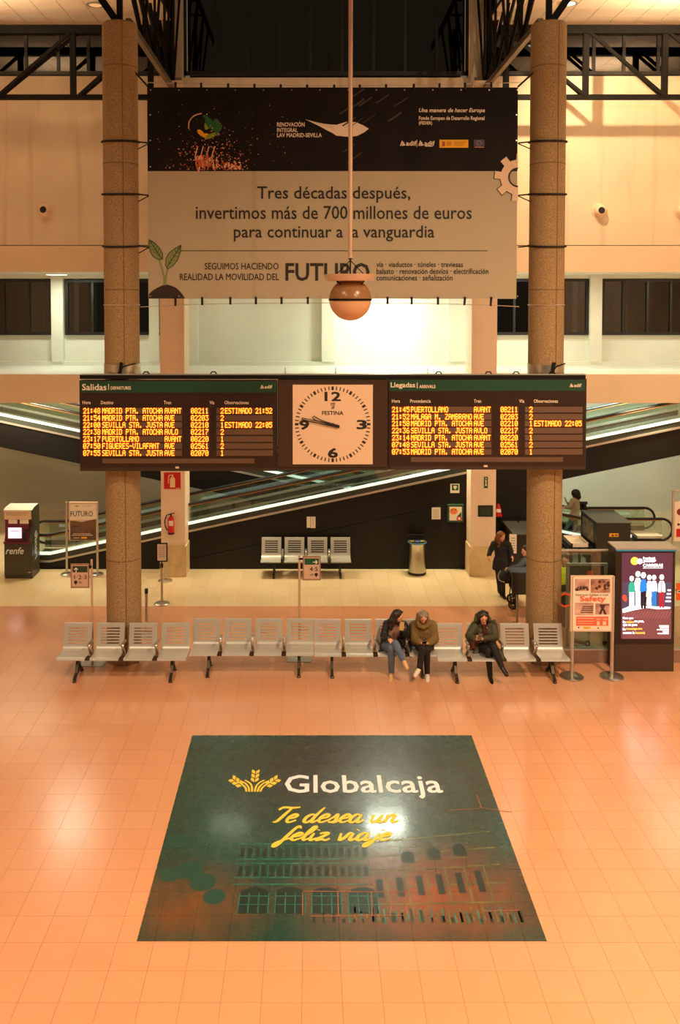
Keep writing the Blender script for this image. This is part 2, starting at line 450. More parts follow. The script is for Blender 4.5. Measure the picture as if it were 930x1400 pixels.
cen = mth('MULTIPLY', blobm(.7, PY0 + 3.0, 2.4, 2.4), 1.7, clamp=True)
base = mixc(cen, base, (40, 44, 44))
base = mixc(mth('MULTIPLY', blobm(PX0 + 2.0, PY0 + 1.3, 2.6, 1.6), .55, clamp=True), base, (10, 76, 70))
og = mth('MULTIPLY', mth('MULTIPLY', blobm(PX1 - 1.25, PY0 + .75, 1.9, 1.15), noi(2.5)), 1.7, clamp=True)
base = mixc(og, base, (140, 74, 34))
og2 = mth('MULTIPLY', mth('MULTIPLY', blobm(PX0 + .55, PY0 + .55, 1.0, .9), noi(3)), 1.3, clamp=True)
base = mixc(og2, base, (128, 76, 22))
base = mixc(mth('MULTIPLY', n2, .25), base, (20, 20, 18))
# tile joints telegraphing through the vinyl
fx = mth('FRACT', mth('DIVIDE', mth('SUBTRACT', sp.outputs[0], .3125 - 40), .4)); fy = mth('FRACT', mth('DIVIDE', mth('SUBTRACT', sp.outputs[1], .37 - 40), .4))
jx = mth('LESS_THAN', mth('MINIMUM', fx, mth('SUBTRACT', 1, fx)), .011); jy = mth('LESS_THAN', mth('MINIMUM', fy, mth('SUBTRACT', 1, fy)), .011)
jj = mth('MAXIMUM', jx, jy)
base = mixc(mth('MULTIPLY', jj, .55), base, (10, 16, 14))
L.new(base, bs.inputs['Base Color'])
L.new(mth('ADD', .2, mth('MULTIPLY', n2, .14)), bs.inputs['Roughness'])
bs.inputs['Coat Weight'].default_value = .55; bs.inputs['Coat Roughness'].default_value = .11
bp = N.new('ShaderNodeBump'); bp.inputs['Strength'].default_value = .25; bp.inputs['Distance'].default_value = .006
L.new(mth('SUBTRACT', mth('MULTIPLY', noi(4), .3), jj), bp.inputs['Height']); L.new(bp.outputs[0], bs.inputs['Normal'])
poster = thing('floor_poster', 'large square dark green advertising sticker on the terracotta floor', 'floor sticker', ((PX0 + PX1) / 2, (PY0 + PY1) / 2, 0))
MB().box(PX0, PX1, PY0, PY1, .0002, .003).build('vinyl_sheet', m, poster)
# faded building print
def fq(mb, x0, x1, y0, y1, z=.0042): mb.quad((x0, y0, z), (x1, y0, z), (x1, y1, z), (x0, y1, z))
M['fac_l'] = mat('print_facade_teal', (44, 128, 110), .3, noise=.3, scale=6, tint=(24, 84, 72))
M['fac_d'] = mat('print_facade_dark', (26, 36, 32), .3, noise=.3, scale=6, tint=(20, 54, 46))
M['fac_o'] = mat('print_facade_ochre', (110, 110, 60), .3, noise=.5, scale=4, tint=(50, 74, 50))
M['lampglow'] = mat('print_globe_teal', (22, 74, 62), .3)
fl_, fd, fo = MB(), MB(), MB()
X0, Y0 = PX0, PY0
for yy in (1.02, 1.28, 1.36, 1.66, .90): fq(fl_, X0 + .95, X0 + 2.55, Y0 + yy, Y0 + yy + .018)
for i in range(17):
    xx0 = X0 + 1.0 + i * .095
    fq(fd, xx0, xx0 + .045, Y0 + 1.42, Y0 + 1.58); fq(fl_, xx0 + .06, xx0 + .066, Y0 + 1.38, Y0 + 1.64)
    fq(fd, xx0, xx0 + .05, Y0 + 1.06, Y0 + 1.24); fq(fl_, xx0 + .07, xx0 + .076, Y0 + 1.04, Y0 + 1.27)
for i in range(4):                                       # arched shop fronts
    cx0 = X0 + 1.05 + i * .42; wd = .34
    mbp = [(cx0, Y0 + .42), (cx0 + wd, Y0 + .42), (cx0 + wd, Y0 + .74)] + [(cx0 + wd / 2 + wd / 2 * math.cos(t), Y0 + .74 + .12 * math.sin(t)) for t in [PI * k / 8 for k in range(1, 8)]] + [(cx0, Y0 + .74)]
    fd.quad(*[(x, y, .0042) for x, y in mbp])
    for k in range(4): fq(fl_, cx0 + k * wd / 3 - .006, cx0 + k * wd / 3 + .006, Y0 + .42, Y0 + .76, .0046)
    fq(fl_, cx0, cx0 + wd, Y0 + .70, Y0 + .712, .0046); fq(fl_, cx0, cx0 + wd, Y0 + .56, Y0 + .57, .0046)
for i in range(22):
    q = X0 + 1.9 + i * .11; h = random.uniform(.05, .22)
    fq(fd, q, q + random.uniform(.02, .05), Y0 + .28, Y0 + .28 + h)
# right hand building: ochre, three arched windows and tall openings
for i in range(3):
    cx0 = X0 + 3.0 + i * .33; yb = Y0 + 1.30 + i * .07
    fd.quad(*[(cx0 + .08 + .08 * math.cos(t), yb + (.14 + .09 * math.sin(t) if 0 <= t <= PI else 0), .0042) for t in [PI * k / 8 for k in range(9)] + [PI + .01, 2 * PI - .01]])
    fq(fo, cx0 - .03, cx0 + .19, yb - .05, yb - .035)
for i in range(6):
    cx0 = X0 + 2.65 + i * .24; fq(fd, cx0, cx0 + .08, Y0 + .68 + i * .02, Y0 + 1.0 + i * .03); fq(fo, cx0 + .12, cx0 + .14, Y0 + .6, Y0 + 1.12 + i * .03)
for k in range(5): fo.quad((X0 + 2.5, Y0 + .55 + k * .28, .0041), (X0 + 4.2, Y0 + .60 + k * .33, .0041), (X0 + 4.2, Y0 + .625 + k * .33, .0041), (X0 + 2.5, Y0 + .57 + k * .28, .0041))
for i in range(30):
    q = X0 + 2.3 + i * .066; fq(fo if i % 2 else fl_, q, q + .02, Y0 + .25 + random.random() * .1, Y0 + .42 + random.random() * .12)
fl_.build('facade_print', M['fac_l'], poster); fd.build('facade_print', M['fac_d'], poster); fo.build('facade_print', M['fac_o'], poster)
mb = MB()
for (px, py, r) in ((232, 1196, .13), (259, 1190, .17), (277, 1206, .16), (293, 1226, .13), (243, 1150, .15)):
    q = G(px, py); mb.quad(*[(q.x + r * math.cos(2 * PI * i / 16), q.y + r * math.sin(2 * PI * i / 16), .0044 + r * .001) for i in range(16)])
mb.build('street_lamp_print', M['lampglow'], poster)
# worn joints where the vinyl has split
mb = MB()
def gl(pts, wd):
    q = [G(x, y) for x, y in pts]; ribbon([(v.x, v.y, .005) for v in q], wd, mb, 'z')
for pts in (((414, 1219), (560, 1220)), ((462, 1219), (463, 1253)), ((508, 1219), (509, 1252)), ((414, 1221), (414, 1252)), ((425, 1253), (552, 1252)), ((536, 1222), (534, 1252)), ((655, 1104), (700, 1111)), ((652, 1087), (658, 1104)), ((556, 1221), (557, 1250)), ((614, 1108), (655, 1106)), ((658, 1246), (710, 1245))):
    gl(pts, .012)
mb.build('worn_joint', mat('worn_joint', (150, 96, 62), .6), poster)
mb = MB()
for i in range(46):
    x = random.uniform(PX0 + .1, PX1 - .1); y = random.uniform(PY0 + .1, PY1 - .1); t = random.uniform(0, PI); l = random.uniform(.03, .22)
    ribbon([(x, y, .0048), (x + l * math.cos(t), y + l * math.sin(t), .0048)], .003, mb, 'z')
mb.build('scratches', mat('scratch', (96, 92, 80), .5), poster)
# words
q0 = G(389, 1092); q1 = G(608, 1092); q2 = G(389, 1060.5)
lettering('Globalcaja', (q0.x, q0.y, .006), (q1.x - q0.x, 0, 0), (0, q2.y - q0.y, 0), M['lettw'], poster, bold=.018)
GL = {
 'T': ([[(-.1, 1.55), (.1, 1.9), (.8, 1.85), (1.35, 1.95)], [(.78, 1.85), (.6, 1), (.4, .15), (.15, 0)]], 1.0),
 'e': ([[(.05, .42), (.5, .6), (.58, .9), (.33, 1.), (.08, .6), (.12, .12), (.38, 0), (.75, .28)]], .75),
 'd': ([[(.62, .85), (.32, 1), (.05, .6), (.1, .08), (.36, 0), (.6, .4)], [(.9, 1.9), (.68, .9), (.6, .2), (.75, 0), (1.05, .3)]], 1.05),
 's': ([[(0, .25), (.3, .7), (.42, 1.02), (.52, .6), (.52, .15), (.25, 0), (.05, .12)], [(.3, 0), (.55, .02), (.8, .28)]], .8),
 'a': ([[(.62, .85), (.32, 1), (.05, .6), (.1, .08), (.36, 0), (.6, .4)], [(.66, .98), (.6, .2), (.75, 0), (1.05, .3)]], 1.05),
 'u': ([[(.0, .95), (.02, .3), (.2, 0), (.45, .2), (.62, .95)], [(.62, .95), (.6, .2), (.75, 0), (1.05, .3)]], 1.05),
 'n': ([[(.03, .95), (.05, 0)], [(.05, .5), (.32, .97), (.52, .85), (.5, .2), (.65, 0), (1.0, .25)]], 1.0),
 'f': ([[(.8, 1.6), (.62, 1.95), (.42, 1.6), (.27, .5), (.12, -.6), (-.1, -.85), (-.12, -.4), (.3, .05), (.65, .3)]], .65),
 'l': ([[(0, .3), (.4, 1.2), (.47, 1.85), (.27, 1.7), (.15, .6), (.27, 0), (.62, .3)]], .62),
 'i': ([[(.05, .95), (.05, .2), (.2, 0), (.5, .3)], [(.18, 1.35), (.2, 1.45)]], .5),
 'z': ([[(0, .85), (.2, 1), (.58, .92), (.05, .05), (.4, .12), (.75, .0), (.95, .25)]], .95),
 'v': ([[(0, .95), (.15, .3), (.25, 0), (.5, .4), (.62, .98), (.9, .85)]], .85),
 'j': ([[(.38, .95), (.3, 0), (.1, -.7), (-.15, -.8), (-.12, -.4), (.55, .28)], [(.45, 1.35), (.47, 1.45)]], .6)}
def script_text(s, px0, py0, px1, py1):
    st = []; x = 0
    for ch in s:
        if ch == ' ': x += .55; continue
        for k in GL[ch][0]: st.append([(x + u + v * .42, v) for u, v in catmull(k, 5)])
        x += GL[ch][1]
    xs = [p[0] for k in st for p in k]; ys = [p[1] for k in st for p in k]
    A, B, C = G(px0, py1), G(px1, py1), G(px0, py0)
    sx = (B.x - A.x) / (max(xs) - min(xs)); sy = (C.y - A.y) / (max(ys) - min(ys)); mb = MB()
    for k in st:
        pts = [(A.x + (u - min(xs)) * sx, A.y + (v - min(ys)) * sy, .006 + .0001 * (i % 3)) for i, (u, v) in enumerate(k)]
        n = len(pts); ribbon(pts, [.042 * (.65 + .5 * math.sin(PI * min(1, (i + .8) / n))) for i in range(n)], mb, 'z')
    return mb.build('lettering', M['yellow'], poster)
script_text('Te desea un', 373, 1104, 546, 1125)
script_text('feliz viaje', 373, 1130, 537, 1158)
# emblem: ears of wheat
mb = MB(); c = G(346.5, 1083); kx = (G(381, 1083).x - G(313, 1083).x) / 2; ky = G(346, 1053).y - c.y
def ear(ang, r0, r1, ox=0):
    d = Vector((math.sin(ang), math.cos(ang))); n = Vector((d.y, -d.x))
    for k in range(3):
        for sgn in (-1, 1):
            b_ = r0 + (r1 - r0) * k / 3; e = b_ + (r1 - r0) / 3 * 1.25
            p = [d * b_ + n * sgn * .015, d * (b_ + .1) + n * sgn * .17, d * e + n * sgn * .15, d * (e - .09) + n * sgn * .02]
            mb.quad(*[(c.x + (ox + q.x) * kx, c.y + q.y * ky, .006) for q in p])
ear(0, .42, .98); ear(-.95, .45, 1.05, -.12); ear(.95, .45, 1.05, .12)
for s_ in (-1, 1):
    for k in range(3):
        pts = catmull([(s_ * (.06 + .11 * k), 0), (s_ * (.08 + .14 * k), .2), (s_ * (.18 + .2 * k), .38), (s_ * (.40 + .16 * k), .52 - .05 * k)], 4)
        ribbon([(c.x + u * kx, c.y + v * ky, .0062) for u, v in pts], .028, mb, 'z')
mb.build('wheat_emblem', M['yellow'], poster)

# ---- upper walls, Y 22 front plane
YW = 22.0
def wpx(x, y, Y): return P(x, y, Y)
zt = zz(335, YW); zl = zz(372, YW); ztop = zz(104, YW); zceil = zz(33, YW)
XL, XR = -13.0, 14.0
pl0, pl1 = xx(219, 500, 21.47), xx(252, 500, 21.47)
pr0, pr1 = xx(645, 500, 21.47), xx(679.5, 500, 21.47)
def wall(name, x0, x1, y0, y1, z0, z1, mt): return struct(MB().box(x0, x1, y0, y1, z0, z1).build(name, mt))
w1 = wall('wall_left', XL, pl0 + .1, YW, YW + .3, zt, ztop, M['wall'])
w2 = wall('wall_right', pr1 - .1, XR, YW, YW + .3, zt, ztop, M['wall'])
for par, a_, b_ in ((w1, XL, pl0 + .1), (w2, pr1 - .1, XR)):
    MB().box(a_, b_, YW - .03, YW + .3, zl, zt - .02).build('fascia_beam', M['fascia'], par)
    MB().box(a_, b_, YW + .3, 24.5, zl - .0, zl + .15).build('soffit', M['white'], par)
# central upper wall with black window
wc = wall('wall_center', pl1 - .1, pr0 + .1, 21.9, 22.2, zl, zz(106, 21.9), M['wall'])
MB().box(pl1 - .1, pr0 + .1, 22.2, 24.5, zl, zl + .15).build('soffit', M['white'], wc)
MB().box(xx(236, 50, 21.9), xx(251, 50, 21.9), 21.88, 22.2, zz(106, 21.9), 15.5).build('jamb', M['wall'], wc)
MB().box(xx(641, 50, 21.9), xx(666, 50, 21.9), 21.88, 22.2, zz(106, 21.9), 15.5).build('jamb', M['wall'], wc)
win = thing('window_1', '', ''); del win['label']; del win['category']; struct(win); win.location = (xx(446, 103, 21.95), 21.95, zz(103, 21.95))
wz0, wz1 = zz(103, 21.95), 15.3
mb = MB(); wx0, wx1 = xx(250, 50, 21.95), xx(642, 50, 21.95)
fw = .09
mb.box(wx0, wx1, 21.9, 22.0, wz0, wz0 + fw); mb.box(wx0, wx0 + fw, 21.9, 22, wz0, wz1); mb.box(wx1 - fw, wx1, 21.9, 22, wz0, wz1); mb.box(wx0, wx1, 21.9, 22, wz1 - fw, wz1)
mb.build('window_frame', M['frame'], win)
mul = [xx(v, 50, 21.95) for v in (295, 339, 382, 425, 468, 511, 554, 597)]
for v in mul: MB().box(v - .035, v + .035, 21.9, 22.0, wz0 + fw, wz1 - fw).build('mullion', M['frame'], win)
es = [wx0 + fw] + mul + [wx1 - fw]
for i in range(len(es) - 1):
    MB().box(es[i] + .03, es[i + 1] - .03, 21.94, 21.96, wz0 + fw, wz1 - fw).build('pane', M['darkglass'], win)
MB().box(wx0, wx1, 23.2, 23.25, wz0, wz1).build('reveal', mat('night', (8, 10, 10), .9), win)
# ---- clerestory windows at each side, trusses in front
def window(n, x0, x1, y0, y1, Y, mulls, name='window', gm='winglass', fwpx=4, room=1.8):
    wn_ = thing('%s_%d' % (name, n), '', ''); del wn_['label']; del wn_['category']; struct(wn_)
    a = P(x0, y1, Y); b = P(x1, y0, Y); wn_.location = ((a.x + b.x) / 2, Y, a.z)
    t = fwpx * Y / F; mb = MB()
    mb.box(a.x, b.x, Y - .05, Y + .05, a.z, a.z + t); mb.box(a.x, b.x, Y - .05, Y + .05, b.z - t, b.z)
    mb.box(a.x, a.x + t, Y - .05, Y + .05, a.z + t, b.z - t); mb.box(b.x - t, b.x, Y - .05, Y + .05, a.z + t, b.z - t)
    mb.build('window_frame', M['frame'], wn_)
    e = [a.x + t] + [xx(v, (y0 + y1) / 2, Y) for v in mulls] + [b.x - t]
    for v in e[1:-1]: MB().box(v - t * .4, v + t * .4, Y - .045, Y + .045, a.z + t, b.z - t).build('mullion', M['frame'], wn_)
    for i in range(len(e) - 1):
        MB().box(e[i] + (t * .4 if i else 0), e[i + 1] - (t * .4 if i < len(e) - 2 else 0), Y - .008, Y + .008, a.z + t, b.z - t).build('pane', M[gm], wn_)
    if room:
        mb = MB(); mb.box(a.x - .1, b.x + .1, Y + room, Y + room + .05, a.z - .1, b.z + .1); mb.box(a.x - .1, b.x + .1, Y + .3, Y + room, a.z - .15, a.z - .1)
        mb.build('reveal', M['room'], wn_)
    return wn_
window(2, -40, 232, 42, 103, 22.1, (36, 80, 121, 170), gm='darkglass', fwpx=5)
window(3, 672, 985, 38, 103, 22.1, (735, 770, 812, 853, 900, 940), gm='darkglass', fwpx=5)
# ---- the recess: upper corridor wall, windows
YR = 24.5
zs = zz(458, YR); zb = zz(494, YR); zt2 = zz(381, YR); zfl = zz(512, 21.47)
cw = wall('wall_corridor', XL, XR, YR + .06, YR + .3, zfl, zs, M['white'])
MB().box(XL, XR, YR - .04, YR + .3, zt2, zl).build('lintel', M['white'], cw)
MB().box(XL, XR, YR - .12, YR + .06, zfl - .1, zb).build('ledge', M['white'], cw)
MB().box(xx(254, 430, YR), xx(642, 430, YR), YR + .06, YR + .3, zs, zt2).build('infill_panel', M['white'], cw)
for x0, x1 in ((72, 88), (205, 218), (252, 271), (440, 458), (612, 640), (805, 821)):
    MB().box(xx(x0, 430, YR), xx(x1, 430, YR), YR - .15, YR + .3, zb, zl).build('pilaster', M['white'], cw)
window(4, -70, 72, 382, 458, YR, (-30, 6, 40))
window(5, 90, 255, 382, 458, YR, (127, 165, 208))
window(6, 640, 805, 381, 458, YR, (703, 735, 770))
window(7, 822, 990, 381, 458, YR, (852, 885, 917, 950))
for x0, x1 in ((40, 60), (126, 132), (838, 852), (856, 859)):       # blinds behind the glass
    struct(MB().box(xx(x0, 430, YR + .6), xx(x1, 430, YR + .6), YR + .6, YR + .65, zs, zt2).build('trim_1', M['farwall']))
# corridor floor slab with peach edge
zsl = zz(551, 21.47)
slab = struct(MB().box(XL, XR, 21.6, YR + .3, zfl - .25, zfl - .01).build('floor', M['white']))
MB().box(XL, pl0, 21.47, 21.6, zsl, zfl).build('slab_edge', M['fascia'], slab)
MB().box(pl1, pr0, 21.47, 21.6, zsl, zfl).build('slab_edge', M['fascia'], slab)
MB().box(pr1, XR, 21.47, 21.6, zsl, zfl).build('slab_edge', M['fascia'], slab)
mb = MB()
for x in (390, 459, 585):
    a = P(x, 498, 21.55); mb.obox((a.x, 21.55, zfl - .02), (a.x, 21.55, zfl + .16), .02, .02)
mb.build('hook', M['alu'], slab)
# far wall behind the ramps and the end walls
struct(MB().box(XL, XR, 28, 28.2, 0, 5.6).build('wall_back', M['farwall']))
struct(MB().box(XL - .2, XL, -3, 28, 0, 15).build('wall_left', M['wall']))
struct(MB().box(XR, XR + .2, -3, 28, 0, 15).build('wall_right', M['wall']))
# ---- pillars
for n, (a_, b_) in enumerate(((pl0, pl1), (pr0, pr1))):
    p = wall('column', a_, b_, 21.47, 22.3, 0, 12.2, M['peach'])
    MB().box(a_ - .03, b_ + .03, 21.44, 22.33, 0, zz(747, 21.47)).build('plinth', M['plinth'], p)
# ---- ceiling tiles in the two side bays
for side, (a_, b_) in (('l', (XL, xx(236, 30, YW))), ('r', (xx(666, 30, YW), XR))):
    ce = struct(MB().box(a_, b_, 17.0, YW + .2, zceil + .02, zceil + .1).build('ceiling', M['ceilgrid']))
    first = None; rest = MB(); k = 0
    nx = int((b_ - a_) / .6) + 1
    for i in range(nx):
        for j in range(8):
            x0 = (b_ - (i + 1) * .6) if side == 'l' else a_ + i * .6; y1 = YW - j * .6
            if x0 < a_ - .01 or x0 + .6 > b_ + .01: continue
            px = PCX + (x0 + .3) * F / y1
            if j < 4 and -20 < px < 950:
                if first is None: first = MB().box(-.293, .293, -.293, .293, 0, .02).build('ceiling_tile', M['ceil'], ce); o = first
                else: o = bpy.data.objects.new('ceiling_tile', first.data); COL.objects.link(o); o.parent = ce
                o.location = (x0 + .3, y1 - .3, zceil)
            else: rest.box(x0 + .007, x0 + .593, y1 - .593, y1 - .007, zceil, zceil + .02)
    r = rest.build('ceiling_tile_field', M['ceil'], ce); r['kind'] = 'stuff'
    MB().box(a_, b_, YW - .05, YW + .3, zz(45, YW), zceil + .02).build('upstand', M['wall'], ce)

# ---------------------------------------------------------------- round concrete columns
def conc(px_t, px_b, label):
    cx = (xx(px_t, 30, 16.7) + xx(px_b, 800, 16.7)) / 2; cy = yf(911) + .325; R = .327
    t = struct(MB().lathe([(R, 0), (R, 3), (R, 6), (R, 9), (R, zz(33, cy) - .03), (R - .03, zz(33, cy))], (cx, cy, 0), 48).build('column', M['concrete'], smooth=True))
    mb = MB()
    for y in (88, 222, 396, 548 + 220): 
        mb.tube(ring((cx, cy, zz(y, cy - .3)), R - .004, 40), .011, 6, closed=True)
    mb.box(cx + .10, cx + .112, cy - R * .955 - .005, cy - R * .9, .0, zz(36, cy)).build('formwork_seam', M['seam'], t)
    z0, z1 = zz(512, cy - .33), zz(499, cy - .33)
    MB().lathe([(R + .004, z0), (R + .014, z0), (R + .014, z1), (R + .004, z1)], (cx, cy, 0), 40).build('steel_band', M['steel'], t, smooth=True)
    mb = MB(); mb.obox((cx + .02, cy - R - .05, z0 - .1), (cx + .06, cy - R - .03, z1 + .05), .05, .05)
    mb.tube([(cx - .02, cy - R - .05, z0), (cx + .1, cy - R - .05, z0 + .15), (cx + .3, cy - R + .1, z1 + .02)], .012, 6)
    mb.build('band_clamp', M['steel_dark'], t)
    return cx, cy, R
CL = conc(166, 173, ''); CR = conc(746.5, 740.5, '')
for (cx, cy, R), side in ((CL, 'left'), (CR, 'right')):
    for k, (y, nm) in enumerate(((190, 'topmost'), (263, 'middle'), (335, 'lowest'))):
        z = zz(y, cy - R); s_ = 1 if side == 'left' else -1
        mb = MB(); pts = ring((cx, cy, z), R + .02, 32); mb.tube([(p[0], p[1], p[2] + .035 * math.sin(2 * PI * i / 32 * 1.0)) for i, p in enumerate(pts)], .02, 6, closed=True)
        bx = xx(203.5 if s_ > 0 else 708.5, y, 16.5)
        mb.tube([(cx + s_ * (R - .01), cy - .05, z), (bx, 16.5, z - .02)], .014, 6)
        if k < 2 or s_ > 0: mb.tube([(cx + s_ * R, cy - .05, z - .14), (bx, 16.5, z - .03)], .01, 6)
        tag(mb.build('rope', M['rope']), 'black rope round the %s concrete column, %s of the three holding the banner' % (side, nm), 'rope')
mb = MB()
for sgn, (cx, cy, R), x0 in ((1, CL, 203), (-1, CR, 708)):
    mb.tube([(xx(x0, 118, 16.5), 16.5, zz(119, 16.5)), (cx + sgn * R * .9, cy - .1, zz(100, 16.5))], .018, 6)
tag(mb.build('rope', M['rope']), 'pair of short black ropes at the upper corners of the banner', 'rope')

# ---------------------------------------------------------------- trusses
def bars(t, name, segs, w_, m_, up=(0, 1, 0)):
    for a_, b_ in segs: MB().obox(a_, b_, w_, w_, up).build(name, m_, t)
YT = 21.15
for side in ('left', 'right'):
    lft = side == 'left'
    x0, x1 = (XL, xx(212, 100, YT)) if lft else (xx(684, 100, YT), XR)
    t = thing('roof_truss', 'dark steel lattice truss along the %s upper wall' % side, 'truss', ((x0 + x1) / 2, YT, zz(133, YT)), 'roof trusses across the side bays')
    zt_, zb_ = zz(41, YT), zz(133, YT)
    MB().box(x0, x1, YT - .09, YT + .09, zt_ - .1, zt_ + .1).build('top_chord', M['truss'], t)
    MB().box(x0, x1, YT - .07, YT + .07, zb_ - .055, zb_ + .055).build('bottom_chord', M['truss'], t)
    vs = [100 - 107 * k for k in range(3)] + [206] if lft else [692, 801, 909, 1017]
    for v in vs:
        x = xx(v, 90, YT); MB().box(x - .065, x + .065, YT - .06, YT + .06, zb_, zt_).build('post', M['truss'], t)
    if lft: dg = [(0 - 3, 99), (107, 206), (-107, -10)]
    else: dg = [(801, 692), (909, 804), (1017, 912)]
    for a_, b_ in dg:
        for dy in (-.06, .07):
            MB().obox((xx(a_, 130, YT), YT + dy, zb_), (xx(b_, 48, YT) + (0 if dy < 0 else .12), YT + dy, zt_ - .05), .05, .075).build('diagonal', M['truss'], t)
def deep(cx, side, s_):
    y0, y1 = CL[1], 21.75
    zc = zz(33, CL[1]); t = thing('roof_truss', 'deep steel lattice truss running back from the %s concrete column to the wall' % side, 'truss', (cx, y0, zc))
    z0 = zc + .02; z1 = 15.2; hw = .42
    MB().obox((cx + s_ * .18, y0 - .1, z0), (cx + s_ * .18, y1, z0), .10, .12).build('bottom_chord', M['chord'], t)
    for sx in (-hw, hw): MB().obox((cx + sx, y0 - 2, z1), (cx + sx, y1, z1), .09, .12).build('top_chord', M['truss'], t)
    n = 4; st = (y1 - y0 - .2) / n
    for k in range(n + 1):
        y = y0 + .15 + st * k
        for sx in (-hw, hw):
            if k: MB().obox((cx + s_ * .18, y, z0), (cx + sx, y, z1), .05, .06).build('diagonal', M['truss'], t)
            if k < n: MB().obox((cx + sx, y, z1), (cx + s_ * .18, y + st, z0), .05, .06).build('diagonal', M['truss'], t)
        if k: MB().obox((cx - hw, y, z1), (cx + hw, y, z1), .05, .05).build('crossbar', M['truss'], t)
        if k: MB().obox((cx + s_ * .18, y, z0), (cx + s_ * .18, y, z1), .045, .045).build('post', M['truss'], t)
    MB().obox((cx + s_ * .0, y0, zc), (cx, y0, 15.2), .10, .10).build('post', M['truss'], t)
    MB().obox((cx - s_ * .02, y0, zc), (cx - s_ * 1.9, y0 - .0, zc + 2.7), .11, .13).build('strut', M['truss'], t)
    xw = xx(230 if s_ > 0 else 672, 60, 21.7)
    MB().box(xw - .1, xw + .1, 21.7, 21.86, zz(118, 21.7) - 2.5, 15.2).build('post', M['truss'], t)
deep(CL[0], 'left', 1); deep(CR[0], 'right', -1)
# ================================================================ banner
YBN = 16.5
bl, br = 203, 708.5
o = P(bl, 408, YBN)
ban = thing('banner', 'huge printed banner with dark top strip stretched between the two concrete columns', 'banner', (P(455, 408, YBN).x, YBN, o.z))
a = P(bl, 408.5, YBN); b = P(br, 119.5, YBN); zc = zz(234, YBN)
MB().box(a.x, b.x, YBN, YBN + .012, zc, b.z).build('dark_cloth', M['banner_d'], ban)
MB().box(a.x, b.x, YBN, YBN + .012, a.z, zc).build('beige_cloth', M['banner_l'], ban)
Y1 = YBN - .006; Y2 = YBN - .010
for s_, q in (('Tres décadas después,', (352, 255, 561, 277)), ('invertimos más de 700 millones de euros', (268, 281.5, 645, 299.5)), ('para continuar a la vanguardia', (320, 308.5, 594, 330))):
    txt(s_, *q, Y1, M['text_k'], ban, bold=.012)
txt('SEGUIMOS HACIENDO', 280, 359.5, 381, 368.5, Y1, M['text_k'], ban, bold=.01)
txt('REALIDAD LA MOVILIDAD DEL', 246, 374, 381.5, 383, Y1, M['text_k'], ban, bold=.01)
txt('FUTURO', 391, 360, 505, 383.5, Y1, M['text_k'], ban, bold=.035)
for s_, q in (('vía · viaductos · túneles · traviesas', (515, 358, 633, 365)), ('balasto · renovación desvíos · electrificación', (515, 367, 668, 374.5)), ('comunicaciones · señalización', (515, 376, 619, 383.5))):
    txt(s_, *q, Y1, M['text_k'], ban, bold=.02)
rect(247, 342.4, 667, 343.3, Y1).build('rule', M['text_k'], ban)
for s_, q in (('RENOVACIÓN', (379, 166, 416.5, 173)), ('INTEGRAL', (379, 175, 407, 180.5)), ('LAV MADRID-SEVILLA', (379, 182, 440, 187.5))):
    txt(s_, *q, Y1, M['text_w'], ban, bold=.03)
txt('Una manera de hacer Europa', 573, 148, 663, 155, Y1, M['text_w'], ban, bold=.03, shear=.25)
txt('Fondo Europeo de Desarrollo Regional', 573, 159, 662.5, 165.5, Y1, M['text_w'], ban, bold=.03)
txt('(FEDER)', 573, 166, 591, 171.5, Y1, M['text_w'], ban, bold=.03)
def pp(x, y, Y=Y1): return P(x, y, Y)
def ppoly(pts, Y=Y1, mb=None):
    mb = mb or MB(); mb.quad(*[pp(x, y, Y - (len(mb.f) % 60) * 2e-5) for x, y in pts]); return mb
# swoosh: a leaf-shaped tail of strands
mb = MB()
ppoly([(452, 180), (462, 170), (474, 166.5), (487, 167), (496, 171), (504.5, 176), (498, 181), (488, 186), (476, 187), (460, 185.5)], mb=mb)
for k in range(6):
    p = catmull([(418 + k * 3.5, 163.5 + k * 1.6), (434 + k * 3, 168 + k * 2.1), (450 + k * 2, 171 + k * 2.4), (468, 172 + k * 2.4)], 5)
    n = len(p); ribbon([pp(x, y) for x, y in p], [.004 + .035 * i / n for i in range(n)], mb)
mb.build('swoosh', M['text_w'], ban)
def rail_logo(x, y, s, par, Y, mtl):
    mb = MB()
    ppoly([(x + s * .32, y), (x + s * .44, y + s * .12), (x + s * .14, y + s * .82), (x, y + s * .82)], Y, mb)
    ppoly([(x + s * .50, y + s * .18), (x + s * .66, y + s * .42), (x + s * .34, y + s * .66), (x + s * .28, y + s * .62)], Y, mb)
    ppoly([(x + s * .70, y + s * .48), (x + s * .85, y + s * .74), (x + s * .22, y + s * .84), (x + s * .24, y + s * .78)], Y, mb)
    mb.build('logo_mark', mtl, par); txt('adif', x + s * .95, y + s * .1, x + s * 2.5, y + s * .78, Y, mtl, par, bold=.04)
rail_logo(547, 192, 9, ban, Y1, M['text_w']); rail_logo(572, 192, 9, ban, Y1, M['text_w'])
rect(581, 199.4, 591.5, 200.4, Y1).build('small_print', M['text_w'], ban)
rect(569.8, 191, 570.4, 201, Y1).build('rule', M['text_w'], ban)
rect(601, 191, 640.5, 202, Y1).build('flag_strip', M['gold'], ban)
rect(605, 193.5, 608.5, 200, Y2).build('crest', mat('crest_brown', (150, 70, 30), .6), ban)
mb = MB()
for i in range(3): rect(611, 194 + i * 2, 617 + (i % 2), 194.9 + i * 2, Y2, mb); rect(621, 194.2 + i * 2, 637 - i * 2, 194.8 + i * 2, Y2, mb)
mb.build('small_print', mat('ochre_print', (150, 100, 20), .6), ban)
rect(648, 191, 662.5, 200, Y1).build('flag', M['blue'], ban); mb = MB()
